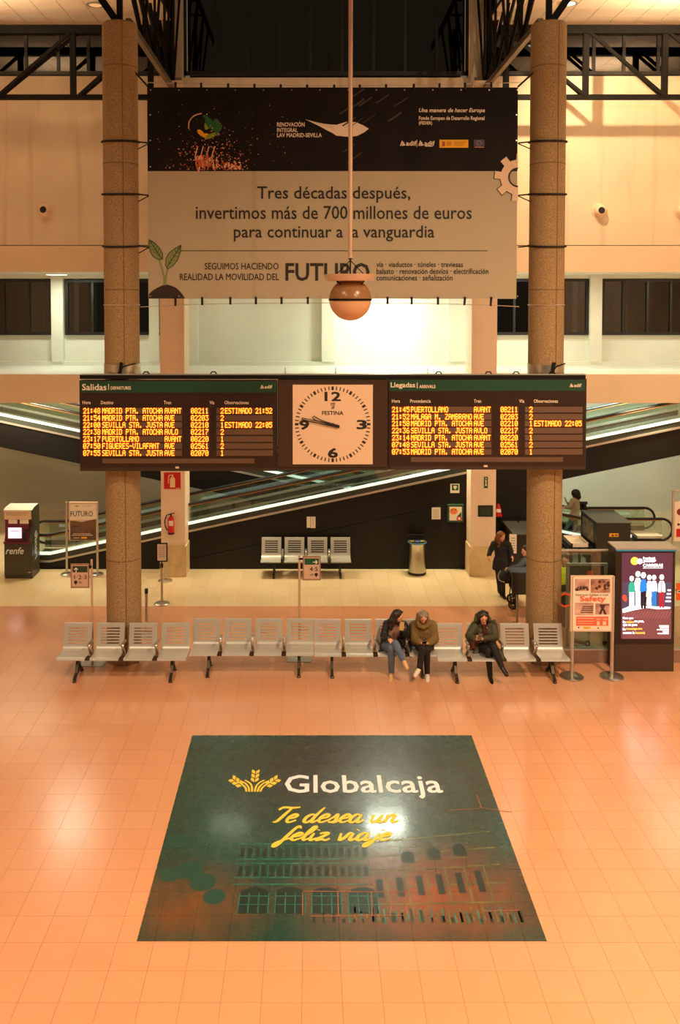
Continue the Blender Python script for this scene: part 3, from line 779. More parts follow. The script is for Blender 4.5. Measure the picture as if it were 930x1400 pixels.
for i in range(12): pdisc(655.2 + 3 * math.cos(i * PI / 6), 195.5 + 3 * math.sin(i * PI / 6), .5, Y2, mb, 5)
mb.build('stars', mat('star_pale', (178, 160, 120), .6), ban); rect(649, 200.8, 662, 201.6, Y1).build('small_print', M['spark1'], ban)
# gear, cut by the right edge
cx, cy, R1, R2 = 708.5, 242.5, 24.5, 33
def gearpts():
    out = []
    for k in range(8):
        a0 = k * PI / 4 + math.radians(6.5)
        for da, r in ((-.22, R1), (-.17, R2), (.17, R2), (.22, R1)): out.append((cx + r * math.cos(a0 + da), cy + r * math.sin(a0 + da)))
        for q in (.33, .45): out.append((cx + R1 * math.cos(a0 + q), cy + R1 * math.sin(a0 + q)))
    return out
gp = gearpts(); mb = MB()
for i in range(len(gp)):
    p, q = gp[i], gp[(i + 1) % len(gp)]
    if p[0] > br or q[0] > br: 
        if p[0] > br and q[0] > br: continue
    f = lambda u: (min(u[0], br), u[1])
    def inner(u):
        d = math.hypot(u[0] - cx, u[1] - cy); return (min(br, cx + (u[0] - cx) * 12.5 / d), cy + (u[1] - cy) * 12.5 / d)
    ppoly([f(p), f(q), inner(q), inner(p)], Y2, mb)
mb.build('gear', M['gear'], ban)
mb = MB()
for i in range(len(gp)):
    p, q = gp[i], gp[(i + 1) % len(gp)]
    if p[0] < br and q[0] < br: ribbon([pp(*p, Y=Y2 - .002), pp(*q, Y=Y2 - .002)], .012, mb)
ribbon([pp(cx + 12.5 * math.cos(t), cy + 12.5 * math.sin(t), Y2 - .002) for t in [PI * .5 + PI * k / 16 for k in range(17)]], .03, mb)
mb.build('gear_outline', M['text_k'], ban)
# sprout on a mound of soil
mound = [(203.5, 408), (204, 402), (209, 397), (214, 394), (219, 391.5), (224, 389.5), (228, 389), (234, 390.5), (240, 393), (245, 397), (250, 403), (253, 408)]
ppoly(mound).build('soil_print', M['soil'], ban)
mb = MB(); ribbon([pp(x, y) for x, y in catmull([(224.5, 390), (224, 378), (221, 366), (217, 352)], 4)], .035, mb); ribbon([pp(x, y) for x, y in catmull([(226, 390), (227, 378), (230, 366), (234, 358)], 4)], .035, mb); mb.build('stem_print', M['banner_leaf'], ban)
lv1 = [(203.8, 327.5), (211, 332), (218, 339), (222, 346), (222.5, 354), (217, 355), (210, 351), (205.5, 344), (204, 336)]
lv2 = [(247.5, 335), (246.5, 345), (243, 355), (237, 363), (229, 368), (226.5, 362), (227, 353), (232, 345), (239, 340)]
for lv, tip, bs_ in ((lv1, (205, 329), (221, 354)), (lv2, (247, 336), (228, 366))):
    ppoly(lv).build('leaf_print', M['banner_leaf'], ban)
    mb = MB(); ribbon([pp(*tip, Y=Y2), pp(*bs_, Y=Y2)], .014, mb)
    L2 = lv + [lv[0]]
    for i in range(len(lv)): ribbon([pp(*L2[i], Y=Y2), pp(*L2[i + 1], Y=Y2)], .014, mb)
    for k in range(1, 6):
        m_ = (tip[0] + (bs_[0] - tip[0]) * k / 6, tip[1] + (bs_[1] - tip[1]) * k / 6)
        for sg in (-1, 1):
            d = Vector((tip[0] - bs_[0], tip[1] - bs_[1])).normalized(); n_ = Vector((-d.y, d.x)) * sg
            e = Vector(m_) + d * 4 + n_ * 5.2 * math.sin(PI * k / 6); ribbon([pp(*m_, Y=Y2), pp(e.x, e.y, Y=Y2)], .008, mb)
    mb.build('leaf_vein_print', M['banner_vein'], ban)
# plant bulb over a gloved hand with sparks
def lens(c, ang, l, wd): 
    d = Vector((math.cos(ang), math.sin(ang))); n_ = Vector((-d.y, d.x)); c = Vector(c)
    return [tuple(c + d * l * math.cos(t) + n_ * wd * math.sin(t) * (1 - .3 * math.cos(t))) for t in [2 * PI * i / 12 for i in range(12)]]
for pts, mm in ((lens((289, 171), .9, 12, 5), 'leafg'), (lens((296, 172), 1.5, 10, 4), 'leafg'), (lens((299, 177), 2.1, 8, 3), 'leafg'), (lens((284, 171), 2.0, 7, 4.5), 'lime'), (lens((276, 183), .75, 8, 3), 'gold'), (lens((290, 185), -.4, 11, 3), 'lime'), (lens((283, 185), .15, 6, 2.5), 'gold'), (lens((282, 160), .4, 5, 2), 'leafg')):
    ppoly(pts, Y1 - .001 * random.random()).build('plant_print', M[mm], ban)
mb1, mb2 = MB(), MB()
for i in range(360):
    u = random.gauss(0, 1); v = abs(random.gauss(0, 1))
    x = 292 + u * 24; y = 232 - v * 22
    if not (206 < x < 390 and 126 < y < 232.5): continue
    pdisc(x, y, random.uniform(.35, 1.0), Y1 - .001, mb1 if random.random() < .5 else mb2, 5)
for i in range(40): pdisc(random.uniform(206, 400), random.uniform(140, 230), random.uniform(.3, .7), Y1, mb1, 5)
for i in range(44):
    x = random.uniform(268, 298); y = random.uniform(214, 232); ppoly(lens((x, y), random.uniform(1.2, 2), random.uniform(2, 5), random.uniform(.6, 1.6)), Y1 - .0015, mb1 if i % 3 == 0 else mb2)
for i in range(34):
    x = random.uniform(303, 330); y = random.uniform(222, 232); ppoly(lens((x, y), random.uniform(0, 3), random.uniform(1, 3), random.uniform(.6, 1.3)), Y1 - .0015, mb1 if i % 2 else mb2)
for k in range(4): ribbon([pp(270 + k * 8, 200), pp(267 + k * 7.5, 214), pp(269 + k * 8, 228)], .02, mb1)
ribbon([pp(x, y) for x, y in catmull([(258, 176), (259, 166), (266, 158), (276, 155)], 5)], .02, mb1)
o = mb1.build('spark_print', M['spark1'], ban); o['kind'] = 'stuff'
o = mb2.build('spark_print', M['spark2'], ban); o['kind'] = 'stuff'
# light smoky strokes at the right of the dark strip
mb = MB()
for i in range(14):
    x = random.uniform(455, 560); y = random.uniform(130, 225); ribbon([pp(*q) for q in catmull([(x, y), (x + 8, y - 5), (x + 18, y - 12)], 3)], random.uniform(.01, .03), mb)
mb.build('smoke_print', mat('smoke_print', (66, 54, 46), .7), ban)
# eyelets, ties, hanging cables
mb = MB()
for k in range(14):
    for y in (123,): pdisc(206 + k * 38.6, y, 1, Y1, mb, 8)
    pdisc(206 + k * 38.6, 405, 1, Y1, mb, 8)
for y in (157, 192, 228, 300, 372): pdisc(205.5, y, 1, Y1, mb, 8); pdisc(706.5, y, 1, Y1, mb, 8)
mb.build('eyelets', M['steel'], ban)
def cable_y(x): return 112.5 + 5 * math.sin(PI * (x - 190) / 530)
for x in (240, 275, 312, 348, 384, 420, 457, 492, 528, 566, 601, 636, 672): 
    MB().tube([P(x, 122.5, YBN - .02), P(x, cable_y(x) - 1.5, YBN)], .022, 6).build('cable_tie', M['rope'], ban)
mb = MB(); mb.tube([P(x, cable_y(x), YBN) for x in range(190, 725, 15)], .007, 5)
tag(mb.build('steel_cable', M['alu']), 'thin steel cable the top edge of the banner hangs from', 'cable')
def cab2(x): return 414.5 + 4.5 * abs((x - 455) / 250) ** 3
for x in (240, 276.5, 315, 350, 385, 421, 530, 563, 599, 636, 672):
    MB().tube([P(x, 406, YBN - .02), P(x + (0 if x < 630 else -1), cab2(x) + 1, YBN)], .022, 6).build('cable_tie', M['rope'], ban)
mb = MB(); mb.tube([P(x, cab2(x), YBN) for x in range(192, 724, 14)], .007, 5)
for cx, cy, R in (CL, CR): mb.tube(ring((cx, cy, zz(417, cy - R)), R + .008, 28), .01, 5, closed=True)
tag(mb.build('steel_cable', M['alu']), 'thin steel cable under the bottom edge of the banner', 'cable')

# ================================================================ hanging globe lamp
YL = 14.0
q = P(479, 408, YL); px = YL / F
lamp = thing('pendant_lamp', 'big globe pendant lamp on a long pole in front of the banner', 'lamp', (q.x, YL, zz(437, YL)))
M['pole'] = mat('pole_paint', (206, 176, 146), .4, .3)
M['lampdisc'] = mat('lamp_reflector', (206, 168, 138), .35, .2)
M['globe_t'] = mat('globe_brown', (146, 104, 66), .25); M['globe_b'] = mat('globe_cream', (214, 168, 128), .22)
xt = q.x
MB().tube([(xt, YL, zz(352, YL)), (xt, YL, 15.2)], .034, 10).build('pole', M['pole'], lamp, smooth=True)
mb = MB(); zd = zz(375, YL); 
mb.tube([(xt, YL, zz(353, YL)), (xt, YL, zd)], .012, 6)
for k in range(3):
    t = 2 * PI * k / 3 + .5; mb.tube([(xt, YL, zz(356, YL)), (xt + .26 * math.cos(t), YL + .26 * math.sin(t), zd)], .008, 6)
mb.tube(ring((xt, YL, zz(354, YL)), .03, 10), .008, 5, closed=True)
mb.build('suspension_wires', M['steel_dark'], lamp)
rd = 34.5 * px
MB().lathe([(rd, zz(375, YL)), (rd, zz(377.5, YL)), (rd - .03, zz(384, YL)), (.12, zz(385, YL)), (.12, zz(381, YL)), (rd - .06, zz(378.5, YL)), (rd - .03, zz(375, YL))], (xt, YL, 0), 48).build('reflector', M['lampdisc'], lamp, smooth=True)
MB().lathe([(.05, zz(383, YL)), (.09, zz(386, YL)), (.03, zz(392, YL))], (xt, YL, 0), 16).build('lamp_holder', M['steel_dark'], lamp)
mb = MB()
for k in range(4):
    t = PI / 4 + PI / 2 * k; mb.tube([(xt + rd * .75 * math.cos(t), YL + rd * .75 * math.sin(t), zz(384, YL)), (xt + .2 * math.cos(t), YL + .2 * math.sin(t), zz(391, YL))], .012, 6)
mb.build('bracket', M['steel_dark'], lamp)
Rg = 28.8 * px; zc_ = zz(409.5, YL)
def dome(a0, a1, n=10): return [(max(.002, Rg * math.cos(math.radians(a0 + (a1 - a0) * i / n))), Rg * math.sin(math.radians(a0 + (a1 - a0) * i / n))) for i in range(n + 1)]
MB().lathe(dome(0, 62), (xt, YL, zc_), 48).build('globe_top', M['globe_t'], lamp, smooth=True)
MB().lathe(dome(-90, -2), (xt, YL, zc_), 48).build('globe_bottom', M['globe_b'], lamp, smooth=True)
MB().lathe([(Rg - .01, -.02), (Rg + .008, -.02), (Rg + .008, .015), (Rg - .01, .015)], (xt, YL, zc_), 48).build('globe_band', M['steel_dark'], lamp, smooth=True)

# ================================================================ departure boards and clock
YD = 15.95
FONT = {'A': '0E11111F111111', 'B': '1E11111E11111E', 'C': '0E11101010110E', 'D': '1E11111111111E', 'E': '1F10101E10101F', 'F': '1F10101E101010', 'G': '0E11101713110F', 'H': '1111111F111111', 'I': '0E04040404040E', 'J': '0702020202120C', 'K': '11121418141211', 'L': '1010101010101F', 'M': '111B1515111111', 'N': '11191513111111', 'O': '0E11111111110E', 'P': '1E11111E101010', 'Q': '0E11111115120D', 'R': '1E11111E141211', 'S': '0F10100E01011E', 'T': '1F040404040404', 'U': '1111111111110E', 'V': '11111111110A04', 'Z': '1F01020408101F', '0': '0E11131519110E', '1': '040C040404040E', '2': '0E11010204081F', '3': '1F02040201110E', '4': '02060A121F0202', '5': '1F101E0101110E', '6': '0608101E11110E', '7': '1F010204080808', '8': '0E11110E11110E', '9': '0E11110F01020C', ':': '000C0C000C0C00', '.': '000000000000060600'[:14], '-': '0000001F000000'}
FONT['.'] = '0000000000 0C0C'.replace(' ', '')[:14]
def led(s_, x0, x1, yc, hpx, par, Y, n=None):
    n = n or len(s_); cw_ = (x1 - x0) / n; dx = cw_ / 6.0; dy = hpx / 7; mb = MB(); gb = MB()
    for i, ch in enumerate(s_):
        if ch == ' ': continue
        bits = FONT[ch]
        for r in range(7):
            v = int(bits[2 * r:2 * r + 2], 16)
            for c in range(5):
                if v >> (4 - c) & 1:
                    x = x0 + i * cw_ + (c + .3) * dx; y = yc - hpx / 2 + r * dy
                    rect(x - dx * .02, y + dy * .04, x + dx * .98, y + dy * .92, Y - .012, mb)
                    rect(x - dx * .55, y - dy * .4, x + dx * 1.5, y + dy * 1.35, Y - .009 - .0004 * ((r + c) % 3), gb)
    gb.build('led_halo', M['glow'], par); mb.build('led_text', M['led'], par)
def board(name, label, x0, y0, x1, y1, title, sub, hdr, cols, rows, ys, gx, logo):
    c = P((x0 + x1) / 2, y1, YD); t = thing(name, label, 'departure board', (c.x, YD, c.z))
    pbox(x0, y0, x1, y1, YD + .03, .16).build('casing', M['casing'], t)
    pbox(x0 + 1.5, y0 + 1.5, x1 - 1, y1 - 5, YD, .03).build('front_panel', M['boardface'], t)
    pbox(x0 + 1.5, y0 + 1.5, x1 - 1, y0 + 16.5, YD - .006, .006).build('green_header', M['green'], t)
    pbox(x0 + 3, y1 - 5, x1 - 2, y1, YD + .005, .02).build('bottom_lip', M['casing'], t)
    txt(title, x0 + 4, y0 + 5, x0 + 37, y0 + 13.5, YD - .01, M['text_w'], t, bold=.03)
    rect(x0 + 39.5, y0 + 5, x0 + 40.6, y0 + 13, YD - .01).build('rule', M['text_w'], t)
    txt(sub, x0 + 43, y0 + 8.3, x0 + 43 + len(sub) * 2.75, y0 + 12.6, YD - .01, M['text_w'], t, bold=.05)
    rail_logo(logo, y0 + 6, 6.5, t, YD - .01, M['text_w'])
    for s_, s2, xa, xb in hdr:
        txt(s_, xa, y0 + 28, xb, y0 + 32.6, YD - .006, M['text_w'], t, bold=.03)
        txt(s2, xa, y0 + 34.6, xa + (xb - xa) * .8, y0 + 36, YD - .006, M['module'], t)
    for k, y in enumerate(ys):
        row = rows[k]
        for j, (xa, xb, n) in enumerate(cols):
            s_ = row[j]; lit = bool(s_)
            pbox(xa - .6, y - 3.9, xb + .6, y + 3.9, YD - .006, .006).build('led_module', M['module'], t)
            if lit:
                if j in (2,): pass
                led(s_.rjust(n) if j in (3, 4) else s_, xa, xa + (xb - xa) * (1 if j in (3, 4) else len(s_) / n), y, 7.6, t, YD)
    pbox(x0 + gx, y1 - 17, x0 + gx + 208, y1 - 10.5, YD - .006, .006).build('message_strip', M['module'], t)
    pbox((x0 + x1) / 2 - 4, y1 - 6, (x0 + x1) / 2 + 1, y1 - 3.5, YD - .012, .01).build('badge', M['gear'], t)
    return t
dep = [('21:48', 'MADRID PTA. ATOCHA', 'AVANT', '08211', '2', 'ESTIMADO 21:52'), ('21:54', 'MADRID PTA. ATOCHA', 'AVE', '02203', '2', ''), ('22:00', 'SEVILLA STA. JUSTA', 'AVE', '02210', '1', 'ESTIMADO 22:05'), ('22:38', 'MADRID PTA. ATOCHA', 'AVLO', '02217', '2', ''), ('23:17', 'PUERTOLLANO', 'AVANT', '08220', '1', ''), ('07:50', 'FIGUERES-VILAFANT', 'AVE', '02561', '2', ''), ('07:55', 'SEVILLA STA. JUSTA', 'AVE', '02070', '1', '')]
arr = [('21:45', 'PUERTOLLANO', 'AVANT', '08211', '2', ''), ('21:52', 'MALAGA M. ZAMBRANO', 'AVE', '02203', '2', ''), ('21:58', 'MADRID PTA. ATOCHA', 'AVE', '02210', '1', 'ESTIMADO 22:05'), ('22:36', 'SEVILLA STA. JUSTA', 'AVLO', '02217', '2', ''), ('23:14', 'MADRID PTA. ATOCHA', 'AVANT', '08220', '1', ''), ('07:48', 'SEVILLA STA. JUSTA', 'AVE', '02561', '2', ''), ('07:53', 'MADRID PTA. ATOCHA', 'AVE', '02070', '1', '')]
board('departure_board', 'left amber LED board headed Salidas listing train departures', 108.5, 520, 379, 644, 'Salidas', 'DEPARTURES',
      (('Hora', 'TIME', 113, 124), ('Destino', 'DESTINATION', 138, 155), ('Tren', 'TRAIN', 224, 234), ('Vía', 'PLATFORM', 286.5, 293), ('Observaciones', 'OBSERVATIONS', 307, 340)),
      ((113.7, 137.6, 5), (139.6, 222.8, 18), (225, 248.5, 5), (261, 285.5, 5), (296.5, 306.5, 2), (307.5, 372.5, 14)), dep, (561.7, 571.4, 581, 590.5, 600.2, 609.8, 619.4), 31.5, 356)
board('arrivals_board', 'right amber LED board headed Llegadas listing train arrivals', 530.5, 518, 801, 642, 'Llegadas', 'ARRIVALS',
      (('Hora', 'TIME', 536, 547), ('Procedencia', 'COMING FROM', 561, 589), ('Tren', 'TRAIN', 648, 658), ('Vía', 'PLATFORM', 710, 717), ('Observaciones', 'OBSERVATIONS', 730, 763)),
      ((536, 560.5, 5), (562, 646, 18), (648, 671.5, 5), (684.5, 708.5, 5), (718.5, 729, 2), (730.5, 796, 14)), arr, (560, 569.8, 579, 588.7, 598.4, 608, 617.6), 31.5, 779)
# clock
c = P(454.5, 638, YD); ck = thing('station_clock', 'square station clock with black bezel between the two LED boards', 'clock', (c.x, YD, c.z))
pbox(379.5, 519, 530, 643, YD + .03, .16).build('casing', M['casing'], ck)
pbox(380.5, 521, 529.5, 638.5, YD, .03).build('bezel', mat('bezel', (62, 46, 32), .3), ck)
pbox(400.3, 526, 509.7, 634.8, YD - .008, .008).build('clock_face', M['clock'], ck)
CX_, CY_ = 455, 580
mb = MB()
for k in range(60):
    t = 2 * PI * k / 60; d = (math.sin(t), -math.cos(t)); big = k % 5 == 0
    r0, r1 = (46.7, 51.7)
    ribbon([pp(CX_ + d[0] * r0, CY_ + d[1] * r0, YD - .012), pp(CX_ + d[0] * r1, CY_ + d[1] * r1, YD - .012)], .042 if big else .018, mb)
mb.build('minute_marks', M['text_k'], ck)
for s_, q in (('12', (444.5, 536, 465.5, 548)), ('6', (449, 613, 461.5, 625.5)), ('9', (410, 575, 422.3, 587)), ('3', (488.5, 574.5, 501, 586.5))):
    txt(s_, *q, YD - .012, M['text_k'], ck, bold=.05)
txt('FESTINA', 440.5, 562, 469.5, 567.3, YD - .012, M['text_k'], ck, bold=.03)
mb = MB(); ppoly([(452, 551), (458.5, 550.5), (456.8, 559), (453.6, 559.5)], YD - .0115, mb); mb.build('crest', mat('crest_grey', (120, 100, 80), .5), ck)
txt('F', 453.6, 552.5, 456.7, 557.5, YD - .013, M['clock'], ck)
mb = MB(); p0 = (464.5, 584.2)
ppoly([(464.8, 582.2), (445, 577.5), (444.2, 581), (464, 585.6)], YD - .05, mb)
ribbon([pp(445, 577.8, YD - .05), pp(412.5, 571.5, YD - .05)], .016, mb); ribbon([pp(444.6, 580.6, YD - .05), pp(412, 573.3, YD - .05)], .02, mb)
mb.build('minute_hand', M['text_k'], ck)
mb = MB(); ribbon([pp(x, y, YD - .04) for x, y in ((463, 582.4), (438, 574.2), (429, 568.8), (427.4, 570.8), (431, 574.6), (448, 579.2))], .018, mb); ppoly([(464, 581.4), (446, 576.5), (446, 580), (464, 584)], YD - .041, mb)
mb.build('hour_hand', M['text_k'], ck)
MB().tube([P(455, 580.5, YD - .06), P(455, 580.5, YD)], .03, 10).build('hub', M['text_k'], ck)
# rails the boards hang on
t = thing('board_rail', 'long dark steel beam above the LED boards and clock', 'beam', (P(455, 518, YD).x, YD + .1, zz(519, YD)))
pbox(109, 513, 801, 518.2, YD + .02, .18).build('beam', M['steel_dark'], t)
pbox(109, 511.6, 801, 513, YD + .05, .13).build('top_flange', M['alu'], t)
for x in (200, 292, 600, 668, 706, 755): 
    e = P(x, 512, YD + .1); MB().tube([(e.x - .06, YD + .1, e.z), (e.x - .03, YD + .1, e.z + .05), (e.x + .03, YD + .1, e.z + .05), (e.x + .06, YD + .1, e.z)], .012, 6).build('lifting_eye', M['steel_dark'], t)


# ================================================================ wall fittings
for x, y, lb in ((62, 287.5, 'round white wall speaker with black centre on the left upper wall'), (819.5, 288.5, 'round white wall speaker with black centre on the right upper wall'), (932, 289, 'round white wall speaker cut by the right edge of the photo')):
    e = P(x, y, YW); t = thing('wall_speaker', lb, 'speaker', (e.x, YW, e.z))
    def yl(prof, name, mt, y0=YW):
        o = MB().lathe(prof, (0, 0, 0), 28).build(name, mt, None, smooth=True)
        for v in o.data.vertices: v.co = (v.co.x, -v.co.z, v.co.y)
        o.parent = t; return o
    yl([(.19, .0), (.19, .02), (.16, .035)], 'flange', M['peach']); yl([(.155, .03), (.15, .12), (.12, .17), (.09, .19)], 'body', M['peach']); yl([(.085, .185), (.08, .195)], 'cone', M['rubber'])
# recessed ceiling lamps
for x, y, lb in ((130, 5.5, 'recessed round ceiling lamp left of the left column'), (778, 3.5, 'bright recessed ceiling lamp right of the right column')):
    r = ray(x, y); tt = (zceil - H) / r.z; e = Vector((0, 0, H)) + r * tt
    t = thing('downlight', lb, 'lamp', (e.x, e.y, zceil))
    MB().lathe([(.2, -.01), (.2, -.03), (.15, -.035), (.15, -.01)], (e.x, e.y, zceil), 28).build('rim', M['alu'], t, smooth=True)
    MB().lathe([(.148, -.012), (.148, -.018)], (e.x, e.y, zceil), 28).build('diffuser', M['lamp_glow'] if x > 500 else mat('lamp_dim', (236, 186, 130), .4, emit=.6), t)
# corridor lamp panels
zlf = zl
for x, lb in ((76, 'white strip lamp under the soffit over the left windows'), ):
    a_ = P(65, 374, 23.4); b_ = P(90, 374, 23.4)
    t = thing('strip_lamp', lb, 'lamp', ((a_.x + b_.x) / 2, 23.4, zlf)); MB().box(a_.x, b_.x, 23.2, 23.6, zlf - .03, zlf).build('housing', M['white'], t); MB().box(a_.x + .02, b_.x - .02, 23.22, 23.58, zlf - .04, zlf - .03).build('diffuser', M['lamp_glow'], t)
# ================================================================ moving ramps
YA = yf(778)
def px_path(pts, Y): return [(P(x, y, Y).x, P(x, y, Y).z) for x, y in pts]
def off(path, dz): return [(x, z + dz) for x, z in path]
def band(path, z0, z1, y0, y1, name, m_, par, base=None):
    mb = MB()
    lo = off(path, z0) if base is None else [(x, base) for x, z in path]; hi = off(path, z1)
    for i in range(len(path) - 1):
        mb.prism([lo[i], lo[i + 1], hi[i + 1], hi[i]], y0, y1)
    return mb.build(name, m_, par)
def cut(path, x0, x1):                                   # piece of a path between two x
    def at(x):
        for (a, za), (b, zb) in zip(path, path[1:]):
            if a - 1e-6 <= x <= b + 1e-6: return za + (zb - za) * (x - a) / (b - a)
    return [(x0, at(x0))] + [p for p in path if x0 + 1e-4 < p[0] < x1 - 1e-4] + [(x1, at(x1))]
def ramp(label, path, Yf, wd, landing, solid, loop):
    t = thing('moving_ramp', label, 'moving walkway', ((path[0][0] + path[-1][0]) / 2, Yf, 0))
    xa, xb = path[0][0], path[-1][0]
    for side, y0 in (('f', Yf), ('r', Yf + wd)):
        n_ = 'front' if side == 'f' else 'rear'
        dpt = .12
        if side == 'f':
            if solid:
                s_ = cut(path, *solid)
                low = off(s_, -.70)
                k = [q for q in low if q[1] > .03]
                band([(q[0], max(.02, q[1])) for q in low], 0, 0, Yf, Yf + .1, 'lower_wall', M['black'], t, base=0)
            band([(x, max(z, .06)) for x, z in path], -.69, 0, Yf + .01, Yf + .11, 'side_panel', M['black'], t) if False else None
            mb = MB()
            for i in range(len(path) - 1):
                (x0, z0), (x1, z1) = path[i], path[i + 1]
                mb.prism([(x0, max(0, z0 - .685)), (x1, max(0, z1 - .685)), (x1, z1), (x0, z0)], Yf, Yf + .1)
            mb.build('side_panel', M['black'], t)
        band(path, 0, .05, y0 - .03, y0 + .10, 'trim', M['alu'], t)
        band(path, .05, .19, y0, y0 + .06, 'skirt_panel', mat('skirt_dark', (58, 62, 52), .3), t)
        band(path, .19, .25, y0 - .02, y0 + .08, 'light_strip', M['led_strip'] if side == 'f' else M['alu'], t)
        x = xa + .02
        while x < xb - .05:
            x2 = min(x + 1.25, xb); band(cut(path, x, x2 - .008), .25, .64, y0 + .02, y0 + .035, 'glass_panel', M['glass'], t); x = x2
        hp = [(x, y0 + .028, z + .70) for x, z in path]
        hz = hp[0][2] if landing == 'left' else hp[-1][2]; s_ = -1 if landing == 'left' else 1; e = hp[0] if landing == 'left' else hp[-1]
        r = .30; arc = [(e[0] + s_ * r * math.sin(a_), e[1], e[2] - r + r * math.cos(a_)) for a_ in [PI * k / 10 for k in range(1, 11)]]
        arc.append((arc[-1][0] - s_ * .3, e[1], arc[-1][2]))
        hp2 = list(reversed(arc)) + hp if landing == 'left' else hp + arc
        MB().tube(hp2, .035, 8).build('handrail', M['rubber'], t, smooth=True)
        MB().tube([(q[0], q[1], q[2] - .045) for q in hp], .018, 6).build('rail_profile', M['trimbrass'], t, smooth=True)
        e2 = Vector((e[0], e[1], e[2] - r))
        MB().quad(*[(e2.x + s_ * (r - .03) * math.sin(PI * k / 10), e2.y, e2.z + (r - .03) * math.cos(PI * k / 10)) for k in range(11)]).build('newel_glass', M['glass'], t)
    band(path, -.14, -.04, Yf + .12, Yf + wd, 'tread_belt', mat('tread_belt', (70, 70, 64), .4, .5), t)
    band(path, -.5, -.45, Yf + .12, Yf + wd + .1, 'underside', M['black'], t) if not solid else None
    return t
M['trimbrass'] = mat('rail_brass', (186, 132, 84), .3, .5)
pa = px_path([(69, 768.5), (255.5, 728), (641, 646.7), (801, 612.2), (930, 585.7), (958, 579.8)], YA)
pa = [(pa[0][0] - .55, pa[0][1])] + pa
xsol = xx(757, 700, YA)
ramp('long moving ramp with dark panelled side rising from the ticket machine to the right', pa, YA, 1.35, 'left', (pa[0][0], xsol), True)
YBR = 23.9
pb = px_path([(-34, 570.4), (2.6, 577.8), (109.7, 600.4), (340, 649), (520, 687), (800, 744)], YBR)
pb = [(pb[0][0] - .5, pb[0][1] + .1)] + pb + [(P(905, 744, YBR).x, pb[-1][1])]
ramp('second moving ramp behind the first, descending to the right behind the baggage scanner', pb, YBR, 1.25, 'right', None, True)

# ================================================================ benches
def seat_mesh():
    # side profile (y depth, z): front lip -> seat -> back -> top roll ; slots cut through the back
    prof = [(-.03, .385), (-.022, .405), (.0, .415), (.10, .405), (.22, .392), (.34, .388), (.41, .40), (.445, .43), (.462, .47)]
    y0, z0, y1, z1 = .462, .47, .545, .83
    ns = 7
    for k in range(1, ns * 2):
        f = k / (ns * 2); prof.append((y0 + (y1 - y0) * f, z0 + (z1 - z0) * f))
    prof += [(y1, z1), (y1 + .006, z1 + .02), (y1 + .025, z1 + .022)]
    xs = [-.25, -.165, .165, .25]
    bm = bmesh.new(); V_ = [[bm.verts.new((x, y, z)) for x in xs] for y, z in prof]
    b0 = 8
    for i in range(len(prof) - 1):
        for j in range(3):
            k = i - b0
            if j == 1 and 1 <= k <= 2 * ns - 3 and k % 2 == 1: continue
            bm.faces.new((V_[i][j], V_[i][j + 1], V_[i + 1][j + 1], V_[i + 1][j]))
    me = bpy.data.meshes.new('seat'); bm.to_mesh(me); bm.free(); me.materials.append(M['seat'])
    for p in me.polygons: p.use_smooth = True
    o = bpy.data.objects.new('seat', me); COL.objects.link(o)
    s_ = o.modifiers.new('s', 'SOLIDIFY'); s_.thickness = .012; s_.offset = 0
    dg = bpy.context.evaluated_depsgraph_get(); me2 = bpy.data.meshes.new_from_object(o.evaluated_get(dg)); o.modifiers.clear(); o.data = me2; me2.name = 'seat'; sm(o)
    return o
def make_bench(arms=True):
    t = thing('bench', '', 'bench', (0, 0, 0), 'four-seat metal benches'); s0 = None
    for i in range(4):
        if s0 is None: s0 = seat_mesh(); s_ = s0
        else: s_ = bpy.data.objects.new('seat', s0.data); COL.objects.link(s_)
        s_.parent = t; s_.location = (-.8775 + .585 * i, 0, 0)
    MB().box(-1.02, 1.02, .17, .25, .30, .36).build('beam', M['leg'], t)
    mb = MB()
    for i in range(4):
        x = -.8775 + .585 * i; mb.obox((x, .2, .36), (x, .2, .385), .3, .2)
    mb.build('seat_bracket', M['leg'], t)
    for x in (-.80, .86):
        mb = MB(); mb.obox((x, .20, .31), (x, .08, .09), .05, .06); mb.obox((x, .22, .31), (x, .34, .09), .05, .05)
        mb.obox((x, .10, .12), (x, -.05, .035), .05, .04); mb.obox((x, .32, .12), (x, .46, .035), .05, .04); mb.lathe([(.035, 0), (.035, .02), (.02, .035)], (x, -.05, 0), 12); mb.lathe([(.035, 0), (.035, .02), (.02, .035)], (x, .46, 0), 12)
        mb.obox((x, .08, .10), (x, .34, .10), .04, .04)
        mb.build('leg', M['leg'], t)
    a0 = None
    for i in range(3):
        x = -.585 + .585 * i
        if a0 is None:
            mb = MB(); pts = catmull([(0, .30, .37), (0, .24, .44), (0, .16, .52), (0, .12, .58), (0, .14, .61), (0, .22, .62), (0, .36, .60)], 4)
            mb.tube(pts, .022, 8, rs=[.03] * 8 + [.026] * (len(pts) - 8)); a0 = mb.build('armrest', M['steel'], t, smooth=True); a = a0
        else: a = bpy.data.objects.new('armrest', a0.data); COL.objects.link(a); a.parent = t
        a.location = (x, 0, 0)
    return t
bench = make_bench()
def put(o, xpx0, xpx1, yfront, lb, rz=0):                # first and last seat centre, lip row
    r = ray((xpx0 + xpx1) / 2, yfront); tt = (.40 - H) / r.z; c = Vector((0, 0, H)) + r * tt
    Y = c.y; x0 = xx(xpx0, yfront, Y); x1 = xx(xpx1, yfront, Y)
    o.location = ((x0 + x1) / 2, Y + .02, 0); o.scale = ((x1 - x0) / 1.755, 1, 1); o['label'] = lb; o.rotation_euler.z = rz
    return o
B1 = put(bench, 96, 234.5, 902.0, 'leftmost empty four-seat metal bench, in front of the left concrete column')
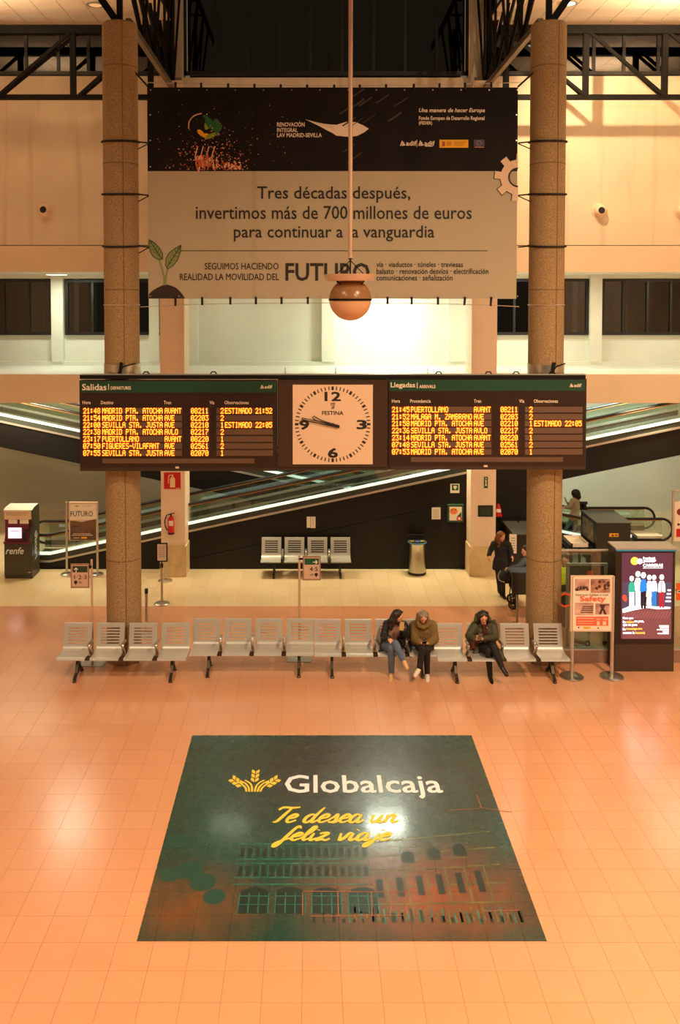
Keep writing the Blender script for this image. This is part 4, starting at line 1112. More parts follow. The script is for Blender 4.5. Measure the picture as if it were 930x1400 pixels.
B2 = put(dup(bench), 278, 410, 895.5, 'empty four-seat metal bench, second from the left in the front row')
B3 = put(dup(bench), 448.5, 579, 896.5, 'metal bench in the front row where two women sit side by side')
B4 = put(dup(bench), 619, 760, 903, 'metal bench in the front row where a woman in a green parka sits')
B5 = put(dup(bench), 370, 466.5, 768.5, 'four-seat metal bench against the black wall at the back')
for i in range(4):
    q = P(370 + i * 32.1, 738, B5.location.y + .53)

# ================================================================ sign stands
def stand(px_, yb, ytop, panel, side, lb, arrow, nums, ics):
    g_ = G(px_, yb); Y = g_.y; t = thing('sign_stand', lb, 'sign', (g_.x, Y, 0))
    MB().box(g_.x - .23, g_.x + .23, Y - .12, Y + .12, 0, .012).build('base', M['seat'], t)
    MB().tube([(g_.x, Y, .01), (g_.x, Y, zz(ytop, Y))], .022, 12).build('pole', M['pole'], t, smooth=True)
    x0, y0, x1, y1 = panel; Yp = Y - .04
    pbox(x0, y0, x1, y1, Yp, .03).build('panel', mat('sign_brown', (152, 118, 96), .5), t)
    pbox(x0 + 1.8, y0 + 2, x1 - 1.8, y1 - 2, Yp - .004, .004).build('sheet', mat('sign_sheet', (206, 172, 150), .5), t)
    pbox(x0 + 2.5, y0 + 3, x1 - 2.5, y0 + 11.5, Yp - .008, .004).build('green_field', M['signgreen'] if side > 0 else mat('sign_darkgreen', (40, 58, 44), .5), t)
    mb = MB(); ax, ay, rot = arrow; 
    def ar(u, v): 
        return pp(ax + (u if not rot else v) * 1.0, ay - (v if not rot else -u) * 1.0, Yp - .012)
    for A, B in (((0, -3), (0, 3)), ((0, 3), (-2.6, .6)), ((0, 3), (2.6, .6))): ribbon([ar(*A), ar(*B)], .018, mb)
    mb.build('arrow', M['text_w'], t)
    txt(nums[0], *nums[1], Yp - .008, M['text_k'], t, bold=.01)
    ix, iy = ics; mb = MB(); pdisc(ix, iy, 2.4, Yp - .008, mb, 12); ppoly([(ix - 1, iy + 2), (ix + 1, iy + 2), (ix, iy + 4)], Yp - .008, mb); mb.build('pictogram', M['text_k'], t)
    mb = MB(); s_ = 1 if ix < (x0 + x1) / 2 else -1
    rect(min(ix + s_ * 4, ix + s_ * 8), iy - .8, max(ix + s_ * 4, ix + s_ * 8), iy - .2, Yp - .008, mb); rect(min(ix + s_ * 4, ix + s_ * 9), iy + .8, max(ix + s_ * 4, ix + s_ * 9), iy + 1.4, Yp - .008, mb); mb.build('small_print', M['text_k'], t)
    MB().box(min(g_.x, P(x1 if side < 0 else x0, 780, Yp).x) - .01, max(g_.x, P(x1 if side < 0 else x0, 780, Yp).x) + .01, Yp, Yp + .04, zz(y0 + 5, Yp), zz(y0 + 3, Yp)).build('clamp', M['steel_dark'], t)
stand(126.5, 908, 765, (96.5, 771, 122, 804), -1, 'sign on a thin pole reading 1·2·3 behind the leftmost bench', (104, 779.5, 0), ('1·2·3', (101.5, 786.3, 118.5, 791.8)), (103.5, 796))
stand(409.5, 902, 759, (414, 760.5, 438.5, 793.5), 1, 'sign on a thin pole reading 4·5 with an arrow, behind the second bench', (431, 768.5, 1), ('4·5', (423.5, 775, 434.5, 780.8)), (432.5, 785.5))

# stanchions
def stanch(px_, yb, ytop, lb, notice=None, r=.17):
    g_ = G(px_, yb); Y = g_.y; t = thing('stanchion', lb, 'stanchion', (g_.x, Y, 0))
    MB().lathe([(r, 0), (r, .015), (r * .85, .03), (.05, .045)], (g_.x, Y, 0), 32).build('base', M['steel'], t, smooth=True)
    zt__ = zz(ytop, Y); MB().tube([(g_.x, Y, .04), (g_.x, Y, zt__)], .028, 14).build('post', M['steel'], t, smooth=True)
    MB().tube([(g_.x, Y, zt__), (g_.x, Y, zt__ + .09)], .036, 14).build('belt_head', M['rubber'], t, smooth=True)
    if notice:
        x0, y0, x1, y1 = notice
        MB().tube([(g_.x, Y, zt__ + .05), (g_.x, Y, zz(y1 - 2, Y))], .012, 8).build('holder', M['steel_dark'], t)
        pbox(x0, y0, x1, y1, Y - .02, .02).build('notice_frame', M['steel_dark'], t); pbox(x0 + 1.6, y0 + 1.5, x1 - 1.6, y1 - 1.5, Y - .025, .005).build('notice_sheet', M['paper'], t)
        mb = MB()
        for k in range(6): rect(x0 + 3.5, y0 + 5 + k * 2.6, x1 - 3.5, y0 + 5.6 + k * 2.6, Y - .027, mb)
        mb.build('small_print', mat('grey_print', (150, 130, 112), .7), t)
stanch(221.5, 825.5, 776, 'steel stanchion with a framed notice right of the left concrete column', (213.5, 742.5, 229, 768))
stanch(226, 794, 756, 'steel stanchion standing close against the left white pillar')
g_ = G(200, 870); stanch(200.5, 868, 811, 'plain steel stanchion partly hidden behind the left concrete column')

# framed poster stands
def poster_stand(xl_, xr_, yb, ytop, panel, lb, build, back=.0, postr=.035, base_r=.21):
    gl_, gr_ = G(xl_, yb), G(xr_, yb); Y = (gl_.y + gr_.y) / 2
    t = thing('poster_stand', lb, 'poster stand', ((gl_.x + gr_.x) / 2, Y, 0))
    for g0 in (gl_, gr_):
        MB().lathe([(base_r, 0), (base_r, .02), (base_r * .85, .035), (.05, .05)], (g0.x, Y, 0), 32).build('base', M['steel'], t, smooth=True)
        MB().tube([(g0.x, Y, .04), (g0.x, Y, zz(ytop, Y))], postr, 12).build('post', M['alu'], t, smooth=True)
    x0, y0, x1, y1 = panel; pbox(x0, y0, x1, y1, Y - .03, .04).build('panel', M['gear'], t)
    build(t, Y - .034, Y); return t
def fut(t, Yp, Y):
    pbox(96, 690, 131.5, 710.5, Yp - .004, .004).build('sheet_top', M['paper'], t)
    txt('FUTURO', 96.5, 699, 127, 706, Yp - .008, M['text_k'], t, bold=.01)
    mb = MB(); ppoly([(101, 691.8), (105, 691), (109, 692), (105, 693)], Yp - .008, mb); rect(113, 691.5, 125, 692, Yp - .008, mb); rect(98, 698, 128, 698.3, Yp - .008, mb); mb.build('small_print', mat('grey_print', (150, 130, 112), .7), t)
    mb = MB(); ppoly([(96, 712), (104, 712.5), (112, 714), (120, 712), (131.5, 709.5), (131.5, 719), (96, 719)], Yp - .006, mb); mb.build('landscape_print', mat('print_brown', (116, 82, 62), .6), t)
    pbox(96, 719, 131.5, 738.5, Yp - .004, .004).build('photo_print', mat('print_darkbrown', (70, 48, 38), .6, noise=.5, scale=6, tint=(120, 90, 74)), t)
    mb = MB(); rect(100, 729.5, 124, 730.2, Yp - .008, mb); rect(98, 731.5, 127, 732.2, Yp - .008, mb); rect(101, 735, 109, 735.8, Yp - .008, mb); mb.build('small_print', M['text_w'], t)
    rect(111, 734, 119, 736.5, Yp - .009).build('flag_strip', M['gold'], t)
poster_stand(91.5, 133.5, 785.5, 686, (94, 686.5, 133, 739), 'upright poster stand reading FUTURO beside the ticket machine', fut, postr=.03, base_r=.15)
ca = mat('print_coral', (232, 110, 78), .6); ca2 = mat('print_dusk', (104, 72, 66), .6, noise=.7, scale=9, tint=(214, 160, 130)); ca3 = mat('print_sky', (214, 176, 158), .6, noise=.4, scale=5, tint=(150, 110, 100))
def saf(t, Yp, Y):
    pbox(784, 789.5, 835, 862, Yp - .004, .004).build('sheet', M['paper'], t)
    for (q, m_) in (((786.5, 791.5, 806, 808), ca3), ((808, 791.5, 834.5, 810.5), ca2), ((786.5, 824, 811.5, 841), ca3), ((814.5, 825, 833.5, 840), ca3)):
        pbox(*q, Yp - .008, .004).build('photo_print', m_, t)
    mb = MB()
    for i in range(26): pdisc(random.uniform(788, 805), random.uniform(802, 807), random.uniform(.8, 1.9), Yp - .010, mb, 7)
    for i in range(14): pdisc(random.uniform(815, 833), random.uniform(795, 808), random.uniform(1, 2.4), Yp - .010, mb, 7)
    ppoly([(819, 840), (822, 832), (820, 827.5), (824, 826), (828, 827.5), (826, 832), (830, 840), (826.5, 840), (824.5, 834), (822, 840)], Yp - .010, mb)
    for k in range(4): rect(797 - k, 829 + k * 2.6, 811, 830.2 + k * 2.6, Yp - .010, mb)
    rect(820, 826.4, 833, 827.6, Yp - .010, mb)
    mb.build('figure_print', mat('print_plum', (72, 44, 44), .6), t)
    txt('Enjoy your holidays in total', 787, 811.5, 832, 815.6, Yp - .010, M['text_k'], t, shear=.3)
    txt('Safety', 793.5, 815, 828, 824, Yp - .012, ca, t, bold=.04)
    pbox(788, 843, 832, 855.5, Yp - .008, .004).build('coral_box', ca, t)
    txt('091 · 062', 815.5, 845.3, 830.5, 847.8, Yp - .010, M['text_w'], t, bold=.03)
    mb = MB(); rect(789.5, 845, 812, 845.8, Yp - .010, mb); rect(789.5, 849, 812, 849.6, Yp - .010, mb); rect(789.5, 852, 810, 852.5, Yp - .010, mb); rect(816.5, 849.5, 820, 854.5, Yp - .010, mb); rect(824.5, 849.5, 829, 854.5, Yp - .010, mb); mb.build('small_print', M['text_w'], t)
    rect(798, 857, 807.5, 859.5, Yp - .010).build('flag_strip', M['gold'], t)
    mb = MB(); pdisc(791.5, 858, 1.2, Yp - .010, mb, 6); rect(817, 858, 819, 859.5, Yp - .010, mb); mb.build('pictogram', M['text_k'], t)
poster_stand(782, 836.5, 925.5, 787.5, (781, 787.5, 838.5, 863.5), 'upright poster stand headed Safety between the benches and the lit screen', saf)

# ================================================================ lit advertising totem
gt = G(881, 918); YT_ = gt.y
t = thing('advertising_totem', 'tall dark advertising totem with a lit screen at the right', 'advertising totem', (gt.x, YT_, 0))
x0, x1 = P(840.5, 900, YT_).x, P(921.5, 900, YT_).x; ztp = zz(751, YT_)
MB().box(x0, x1, YT_, YT_ + .42, 0, zz(881, YT_)).build('pedestal', mat('totem_brown', (66, 50, 38), .45), t)
MB().box(x0 + .0, x1, YT_ + .0, YT_ + .42, zz(881, YT_), ztp).build('cabinet', mat('totem_dark', (34, 27, 22), .3), t)
MB().box(x0 - .01, x1 + .03, YT_ - .02, YT_ + .42, ztp, ztp + .03).build('cap', mat('totem_cap', (170, 160, 146), .5), t)
MB().box(x0, x1 + .02, YT_ - .025, YT_ - .02, ztp - .03, ztp - .0).build('blue_edge', mat('totem_blue', (40, 140, 190), .4), t)
Ys = YT_ - .012
scol = {}
def em(name, rgb, e, **k): return mat(name, rgb, .6, emit=e, **k)
def sbox(x0_, y0_, x1_, y1_, m_, nm, dz=0): return rect(x0_, y0_, x1_, y1_, Ys - .001 * dz).build(nm, m_, t)
pbox(850.5, 756, 918.5, 873.5, Ys, .01).build('screen', em('screen_plum', (78, 42, 62), .75), t)
sbox(851.5, 796, 917.5, 832, em('screen_stage', (66, 58, 84), 1.0), 'stage_picture', 1)
ppoly([(850.5, 832), (917.5, 830), (917.5, 873.3), (850.5, 873.3)], Ys - .0015).build('stage_floor_picture', em('screen_floor', (112, 66, 70), .8), t)
W_ = em('screen_white', (250, 252, 255), 2.2); Sk = em('screen_skin', (248, 190, 160), 1.4); Bl = em('screen_blue', (22, 110, 200), 1.3); Dk = em('screen_dark', (18, 18, 34), .3); Gr = em('screen_teal', (40, 150, 130), 1.2); Rd = em('screen_red', (150, 28, 46), 1.1); Or = em('screen_orange', (250, 180, 70), 1.8)
mb = MB(); ppoly([(851, 833), (860, 829), (875, 828), (895, 829), (917, 830), (917, 832), (900, 833), (885, 831), (868, 834), (852, 838)], Ys - .002, mb); mb.build('stage_light_picture', W_, t)
mb = MB()
for k in range(16): ribbon([pp(852 + k * 4, 845, Ys - .002), pp(858 + k * 4, 836, Ys - .002)], .006, mb)
mb.build('floorboard_picture', em('screen_board', (168, 104, 104), .9), t)
def fig(x, ytop, yb, top, bot, wd=4.2, face=Sk, skirt=False, z=3):
    h = yb - ytop; Yz = Ys - .001 * z
    pdisc(x, ytop + h * .08, h * .07, Yz, n=10, ry=h * .085).build('figure_picture', W_, t)
    ym = ytop + h * .52
    ppoly([(x - wd * .5, ytop + h * .19), (x + wd * .5, ytop + h * .19), (x + wd * .95, ytop + h * .3), (x + wd * 1.05, ym), (x + wd * .65, ym + 1), (x - wd * .65, ym + 1), (x - wd * 1.05, ym), (x - wd * .95, ytop + h * .3)], Yz).build('figure_picture', top, t)
    if skirt: ppoly([(x - wd * .6, ym), (x + wd * .6, ym), (x + wd, yb - h * .12), (x - wd, yb - h * .12)], Yz).build('figure_picture', bot, t)
    else:
        mb = MB(); ppoly([(x - wd * .7, ym), (x - .1, ym), (x - .4, yb), (x - wd * .7, yb)], Yz, mb); ppoly([(x + wd * .7, ym), (x + .1, ym), (x + .4, yb), (x + wd * .7, yb)], Yz, mb); mb.build('figure_picture', bot, t)
fig(864, 787.5, 830.5, Gr, W_, 4.5); fig(872.5, 781, 829, W_, W_, 4.8, z=2); fig(880, 782.5, 832, Bl, Dk, 5); fig(888, 786, 829, W_, W_, 3.6, z=2)
fig(894.5, 786, 828, W_, Bl, 4.2, z=2.5); fig(905, 785.5, 831, W_, Rd, 4.8, z=3); fig(887.5, 800, 830, em('screen_cream', (250, 214, 180), 1.6), W_, 3.6, skirt=True, z=4)
rect(904.3, 794, 905.6, 812, Ys - .005).build('figure_picture', Rd, t)
ppoly(lens((854.5, 818), 1.3, 5, 3), Ys - .003).build('cello_picture', em('screen_cello', (210, 70, 40), 1.2), t)
mb = MB(); [rect(913 - k, 806 + k * 5, 917.5, 808 + k * 5, Ys - .003, mb) for k in range(4)]; mb.build('piano_picture', W_, t)
pdisc(868, 767, 5.5, Ys - .003).build('logo_circle', Or, t); pdisc(875, 767.5, 3.8, Ys - .0035).build('logo_circle', W_, t)
txt('Fundació', 879.5, 761.5, 896, 764.5, Ys - .003, W_, t, bold=.03); txt('JOSEP', 879.5, 765.5, 897, 769.5, Ys - .003, W_, t, bold=.05); txt('CARRERAS', 879.5, 771, 906.5, 775, Ys - .003, W_, t, bold=.05); rect(879.5, 776.3, 906.5, 776.9, Ys - .003).build('rule', W_, t)
for i, (a_, b_, c_) in enumerate((('Para que', '', ''), ('la', 'música', 'no pare,'), ('que no pare', '', ''), ('la', 'investigación', ''), ('contra la', 'leucemia', ''))):
    y = 843.6 + i * 4.9; x = 852
    for s_, m_, wpc in ((a_, W_, 1.75), (b_, Or, 1.65), (c_, W_, 1.6)):
        if s_: txt(s_, x, y, x + len(s_) * wpc, y + 3.4, Ys - .003, m_, t, bold=.04); x += len(s_) * wpc + 1.2
mb = MB()
for i, n_ in enumerate((13, 12, 16, 8, 15)): rect(914.5 - n_, 855 + i * 2.6, 914.5, 856.5 + i * 2.6, Ys - .003, mb)
mb.build('small_print', W_, t)

# ================================================================ ticket machine
gm = G(25, 791.5); YM = gm.y; Yb = G(50, 781).y
def mx_(x, y=740): return P(x, y, YM).x
xm0, xm1 = P(6, 780, YM).x, P(44, 780, YM).x
t = thing('ticket_machine', 'olive and purple ticket machine with a lit screen at the left edge', 'ticket machine', ((xm0 + xm1) / 2, YM, 0))
zA, zB, zC, zT = zz(742, YM), zz(709, YM + .1), zz(698, YM + .02), zz(687.5, Yb)
side = [(YM + .04, 0), (Yb, 0), (Yb, zT - .03), (Yb - .1, zT), (YM + .18, zT - .01), (YM + .02, zC), (YM + .06, zB), (YM + .16, zA + .35), (YM + .02, zA), (YM, .12)]
mb = MB(); k = len(side); b0 = len(mb.v)
mb.v += [(xm0, y, z) for y, z in side] + [(xm1, y, z) for y, z in side]
mb.f.append(tuple(range(k))); mb.mi.append(0); mb.f.append(tuple(k + i for i in reversed(range(k)))); mb.mi.append(0)
for i in range(k): mb.f.append((i, i + 1 if i < k - 1 else 0, k + (i + 1) % k, k + i)); mb.mi.append(0)
mb.build('cabinet', M['machine'], t)
mb = MB(); mb.quad((xm0 - .01, YM + .17, zT), (xm1 + .01, YM + .17, zT), (xm1 + .01, Yb - .09, zT + .012), (xm0 - .01, Yb - .09, zT + .012)); mb.quad((xm0 - .01, YM + .01, zC + .01), (xm1 + .01, YM + .01, zC + .01), (xm1 + .01, YM + .17, zT), (xm0 - .01, YM + .17, zT)); mb.quad((xm0 - .01, Yb - .09, zT + .012), (xm1 + .01, Yb - .09, zT + .012), (xm1 + .01, Yb + .01, zT - .02), (xm0 - .01, Yb + .01, zT - .02))
mb.build('lid', M['white'], t)
MB().box(xm0 + .01, xm1 - .02, YM - .0, YM + .06, zB, zC).build('header', M['gear'], t)
mb = MB(); [rect(8 + k, 701 + 2.6 * k, 38 - 2 * k, 701.7 + 2.6 * k, YM - .004, mb) for k in range(2)]; mb.build('small_print', mat('grey_print', (150, 130, 112), .7), t)
MB().box(xm0 + .03, xm1 - .08, YM + .01, YM + .14, zA, zB - .01).build('purple_fascia', M['purple'], t)
MB().box(xm0 + .0, xm1 - .05, YM - .05, YM + .02, zA - .02, zA + .03).build('shelf', M['purple'], t)
for x in (11.5, 27): pbox(x, 710, x + 12, 716, YM + .0, .01).build('instruction_card', M['paper'], t)
pbox(11, 721.5, 29.5, 736, YM + .0, .01).build('touch_screen', M['screen'], t)
rect(15, 725.6, 26, 726.6, YM - .004).build('screen_bar', em('screen_pink', (220, 120, 150), .8), t)
pbox(32, 723.5, 38.5, 727, YM - .0, .01).build('card_reader', M['rubber'], t); pbox(31.5, 729, 36, 738, YM - .02, .03).build('keypad', M['rubber'], t)
txt('renfe', 7.8, 748.5, 32.3, 757.5, YM - .003 + .0, M['lettw'], t, bold=.03, shear=.35)
# lettering down the right side of the cabinet
lettering('ʇɔǝɹıp', (0, 0, 0), (1, 0, 0), (0, 1, 0), M['lettw'], t) if False else None
V0 = P(52, 724, Yb - .1); lettering('renfe', (xm1 + .004, YM + .22, zz(764, YM + .3)), (0, 0, zz(726, YM + .3) - zz(764, YM + .3)), (0, .22, 0), M['lettw'], t, bold=.03, shear=.3)
pbox(38, 782, 42, 783, YM - .01, .01).build('lock', M['alu'], t)

# ================================================================ litter bin
g0 = G(570.5, 784); r_ = 12.3 * (g0.y) / F
t = thing('litter_bin', 'brushed steel litter bin with coloured openings against the black wall', 'litter bin', (g0.x, g0.y, 0))
ztb = zz(741, g0.y)
MB().lathe([(r_ * .96, .04), (r_ * .92, .25), (r_ * .86, .55), (r_ * .84, ztb - .05), (r_ * .98, ztb)], (g0.x, g0.y, 0), 40).build('body', M['steel'], t, smooth=True)
MB().lathe([(r_, 0), (r_, .05), (r_ * .96, .06)], (g0.x, g0.y, 0), 40).build('foot_ring', M['rubber'], t, smooth=True)
MB().tube(ring((g0.x, g0.y, ztb), r_ * .98, 36), .018, 8, closed=True).build('blue_ring', mat('bin_blue', (60, 110, 130), .4), t, smooth=True)
MB().lathe([(r_ * .95, ztb - .01), (r_ * .93, ztb + .02)], (g0.x, g0.y, 0), 36).build('top', M['rubber'], t)
MB().box(g0.x - r_ * .9, g0.x + r_ * .9, g0.y + r_ * .7, g0.y + r_ * .95, ztb, ztb + .14).build('lid_back', M['rubber'], t)
for k, cc in enumerate(((214, 180, 40), (60, 110, 170), (206, 180, 60))):
    a_ = -PI / 2 + (k - 1) * .9
    MB().box(g0.x + (k - 1) * .13 - .05, g0.x + (k - 1) * .13 + .05, g0.y - r_ * .45 + abs(k - 1) * .06, g0.y + .02, ztb + .02, ztb + .028).build('opening', mat('bin_opening_%d' % k, cc, .4), t)

# ================================================================ notices and safety signs on the black wall and pillars
YN = YA - .012
def notice(x0, y0, x1, y1, lb, m_, Y=YN, cat='notice', name='notice', lines=True, extra=None):
    c = P((x0 + x1) / 2, y1, Y); t = thing(name, lb, cat, (c.x, Y, c.z)); pbox(x0, y0, x1, y1, Y, .012).build('sheet', m_, t)
    if lines:
        mb = MB(); n_ = int((y1 - y0 - 4) / 2)
        for k in range(n_): rect(x0 + 2, y0 + 3 + k * 2, x1 - 2, y0 + 3.5 + k * 2, Y - .003, mb)
        mb.build('small_print', mat('grey_print', (150, 130, 112), .7), t)
    if extra: extra(t, Y - .003)
    return t
notice(419.5, 706.5, 424.5, 721.5, 'narrow paper notice above the back bench, left of a pair', M['paper'], lines=False)
notice(425, 706.5, 431.5, 722, 'printed paper notice above the back bench, right of a pair', M['paper'])
notice(590.5, 694, 602.5, 710, 'printed notice sheet on the black wall left of the collection box', M['paper'])
def ext_icon(t, Y):
    mb = MB(); x, y = 235.5, 658; ppoly([(x - 3, y + 8.5), (x - 3, y - 3.5), (x - 1.2, y - 6), (x + 2.2, y - 6), (x + 4, y - 3.5), (x + 4, y + 8.5)], Y, mb); rect(x - .2, y - 9, x + 1.4, y - 6, Y, mb); ribbon([pp(a_, b_, Y) for a_, b_ in catmull([(x + .5, y - 8.4), (x - 4, y - 8), (x - 5, y - 4), (x - 5, y + 3)], 4)], .022, mb)
    mb.build('pictogram', mat('sign_ivory', (236, 206, 150), .5), t); rect(x + 5.2, y + 9, x + 10, y + 9.8, Y).build('small_print', M['text_w'], t)
notice(224.2, 646, 247, 668.5, 'red fire extinguisher sign high on the left white pillar', M['red'], Y=21.457, cat='sign', name='safety_sign', lines=False, extra=ext_icon)
def heart(t, Y):
    rect(618, 662.5, 627, 670.5, Y).build('green_field', M['signgreen'], t); mb = MB(); pdisc(622.5, 665.8, 2.6, Y - .002, mb, 10, ry=2); ppoly([(620.2, 666.5), (624.8, 666.5), (622.5, 669.6)], Y - .002, mb); mb.build('pictogram', M['text_w'], t)
notice(616, 661.5, 628.3, 674, 'small green defibrillator sign on the black wall', M['paper'], cat='sign', name='safety_sign', lines=False, extra=heart)
def gsign(t, Y):
    mb = MB(); rect(663.9, 653, 665.4, 655.4, Y, mb); ppoly([(663.2, 656.5), (666, 656.5), (665.2, 660), (666, 664.5), (663.2, 664.5), (664, 660)], Y, mb); mb.build('pictogram', M['text_w'], t)
notice(662, 651.8, 667.2, 667.3, 'narrow green exit sign high on the right white pillar', M['signgreen'], Y=21.457, cat='sign', name='safety_sign', lines=False, extra=gsign)
def plq(t, Y):
    mb = MB(); [rect(657, 694.5 + k * 2, 671, 695.1 + k * 2, Y, mb) for k in range(5)]; mb.build('small_print', mat('plaque_print', (72, 86, 62), .5), t)
notice(653.8, 691, 674.3, 706.5, 'dark green rectangular plaque on the right white pillar', mat('plaque_green', (38, 46, 34), .4), Y=21.457, cat='plaque', name='plaque', lines=False, extra=plq)
c = P(623.5, 714, YN); t = thing('collection_box', 'green-framed poster box with an orange face print on the black wall', 'poster box', (c.x, YN, c.z))
pbox(612.5, 690, 634, 714, YN - .08, .085).build('box', mat('box_green', (46, 84, 58), .4), t)
pbox(614.8, 693, 631.5, 711.5, YN - .085, .004).build('sheet', M['paper'], t)
Y_ = YN - .09
pdisc(620.5, 699, 5.4, Y_, ry=4.6).build('face_print', mat('print_orange', (232, 132, 34), .6), t); pdisc(620.5, 700, 1.9, Y_ - .002, ry=1.4).build('face_print', mat('print_pink', (220, 120, 130), .6), t)
mb = MB(); pdisc(618, 697, .9, Y_ - .002, mb, 8); pdisc(623, 697, .9, Y_ - .002, mb, 8); mb.build('face_print', M['text_k'], t)
pdisc(628, 709, 3.6, Y_).build('badge_print', M['red'], t); pdisc(628, 709, 1.8, Y_ - .002).build('badge_print', M['paper'], t)
ppoly([(625, 706), (631, 700), (631, 706)], Y_ - .001).build('badge_print', M['signgreen'], t)
t = thing('hazard_cone', 'red and white cone-shaped sign just right of the right white pillar', 'cone', tuple(P(683, 705, 21.9)))
c = P(681.5, 705, 21.9); h_ = zz(689, 21.9) - c.z
MB().lathe([(.10, 0), (.10, .015), (.085, .02), (.075, .1)], tuple(c), 20).build('body', M['red'], t, smooth=True)
MB().lathe([(.075, .1), (.06, .18)], tuple(c), 20).build('white_band', M['paper'], t, smooth=True)
MB().lathe([(.06, .18), (.03, h_)], tuple(c), 20).build('tip', M['red'], t, smooth=True)
MB().box(c.x - .18, c.x + .14, 21.75, 22.04, c.z - .02, c.z).build('bracket', M['black'], t)
# fire extinguisher on the left pillar
c = P(234, 729.5, 21.33); t = thing('fire_extinguisher', 'red fire extinguisher hanging on the left white pillar', 'fire extinguisher', tuple(c))
h_ = zz(706, 21.33) - c.z
MB().lathe([(.07, 0), (.078, .02), (.078, h_ - .08), (.06, h_ - .02), (.025, h_)], tuple(c), 24).build('cylinder', M['red'], t, smooth=True)
MB().lathe([(.08, -.01), (.08, .035)], tuple(c), 24).build('foot', M['rubber'], t)
mb = MB(); mb.tube([(c.x, c.y, c.z + h_), (c.x, c.y, c.z + h_ + .06)], .02, 8); mb.obox((c.x - .03, c.y, c.z + h_ + .06), (c.x + .09, c.y - .02, c.z + h_ + .085), .025, .02); mb.build('valve', M['rubber'], t)
MB().tube(catmull([(c.x, c.y - .01, c.z + h_ + .05), (c.x - .10, c.y - .02, c.z + h_ + .03), (c.x - .15, c.y - .02, c.z + h_ - .12), (c.x - .13, c.y - .02, c.z + .16), (c.x - .09, c.y, c.z + .08)], 5), .014, 7).build('hose', M['rubber'], t, smooth=True)
rect(231, 712, 237, 719, 21.33 - .082).build('decal', M['paper'], t)
MB().box(c.x - .03, c.x + .03, 21.38, 21.47, c.z + .25, c.z + .33).build('bracket', M['rubber'], t)
# ================================================================ people
_ico = None
def ico():
    global _ico
    if _ico is None:
        bm = bmesh.new(); bmesh.ops.create_icosphere(bm, subdivisions=2, radius=1)
        _ico = ([v.co.copy() for v in bm.verts], [tuple(v.index for v in f.verts) for f in bm.faces]); bm.free()
    return _ico
def blob(name, items, voxel, m_, parent=None, loc=None, smooth=2, noise=0):
    """items: chains [(point, radius), ...] joined smoothly, or ('e', centre, (rx, ry, rz), rotation)"""
    vs, fs = ico(); V_, F_ = [], []
    def add(c, r, rot=None):
        b = len(V_)
        for v in vs:
            q = Vector((v.x * r[0], v.y * r[1], v.z * r[2]))
            if rot is not None: q = rot @ q
            V_.append(c + q)
        F_.extend([tuple(i + b for i in f) for f in fs])
    for it in items:
        if it[0] == 'e': add(Vector(it[1]), it[2], it[3] if len(it) > 3 else None); continue
        pts = [(Vector(p), (r, r, r) if isinstance(r, (int, float)) else r) for p, r in it]
        for (a, ra), (b, rb) in zip(pts, pts[1:]):
            d = (b - a).length; n = max(2, int(d / (max(.006, min(min(ra), min(rb))) * .42)))
            for i in range(n + 1):
                t = i / n; add(a.lerp(b, t), tuple(ra[k] + (rb[k] - ra[k]) * t for k in range(3)))
    me = bpy.data.meshes.new(name); o0 = Vector(loc) if loc is not None else origin(parent)
    me.from_pydata([tuple(v - o0) for v in V_], [], F_); me.materials.append(m_)
    o = bpy.data.objects.new(name, me); COL.objects.link(o)
    rm = o.modifiers.new('r', 'REMESH'); rm.mode = 'VOXEL'; rm.voxel_size = voxel; rm.use_smooth_shade = True
    if smooth: s_ = o.modifiers.new('s', 'SMOOTH'); s_.iterations = smooth; s_.factor = .5
    if noise:
        tx = bpy.data.textures.new('fluff', 'CLOUDS'); tx.noise_scale = .03; dm = o.modifiers.new('d', 'DISPLACE'); dm.texture = tx; dm.strength = noise; dm.mid_level = .5
    dg = bpy.context.evaluated_depsgraph_get(); me2 = bpy.data.meshes.new_from_object(o.evaluated_get(dg))
    o.modifiers.clear(); o.data = me2; me2.name = name; bpy.data.meshes.remove(me)
    for p in me2.polygons: p.use_smooth = True
    if parent: o.parent = parent
    elif loc is not None: o.location = loc
    return o
def frame(fwd, up=Vector((0, 0, 1))):
    f = fwd.normalized(); r = f.cross(up).normalized(); u = r.cross(f).normalized()
    return Matrix((r, f, u)).transposed()              # columns: right, forward, up
def hand(wr, d, palm, s_, curl=.5):
    """palm + four fingers + thumb; d: pointing direction, palm: palm normal, s_: +1 thumb toward side"""
    d = Vector(d).normalized(); n = Vector(palm).normalized(); n = (n - d * n.dot(d)).normalized(); sd = d.cross(n).normalized() * s_
    out = [[(wr, .023), (wr + d * .03, (.026, .024, .024)), (wr + d * .07, .024)], [(wr + d * .03 + sd * .018, .019), (wr + d * .075 + sd * .024, .015)], [(wr + d * .03 - sd * .018, .019), (wr + d * .07 - sd * .026, .015)]]
    for k, (off_, L_) in enumerate(((.028, .068), (.009, .078), (-.010, .072), (-.028, .056))):
        p0 = wr + d * .078 + sd * off_; a1 = curl * .5; a2 = curl * 1.2; a3 = curl * 1.8
        p1 = p0 + (d * math.cos(a1) + n * math.sin(a1)) * L_ * .42; p2 = p1 + (d * math.cos(a2) + n * math.sin(a2)) * L_ * .33; p3 = p2 + (d * math.cos(a3) + n * math.sin(a3)) * L_ * .25
        out.append([(p0, .0095), (p1, .009), (p2, .0082), (p3, .0075)])
    t0 = wr + d * .025 + sd * .026; t1 = t0 + (d * .6 + sd * .7 + n * .3).normalized() * .035; t2 = t1 + (d * .85 + sd * .25 + n * .4).normalized() * .032
    out.append([(t0, .014), (t1, .011), (t2, .009)])
    return out
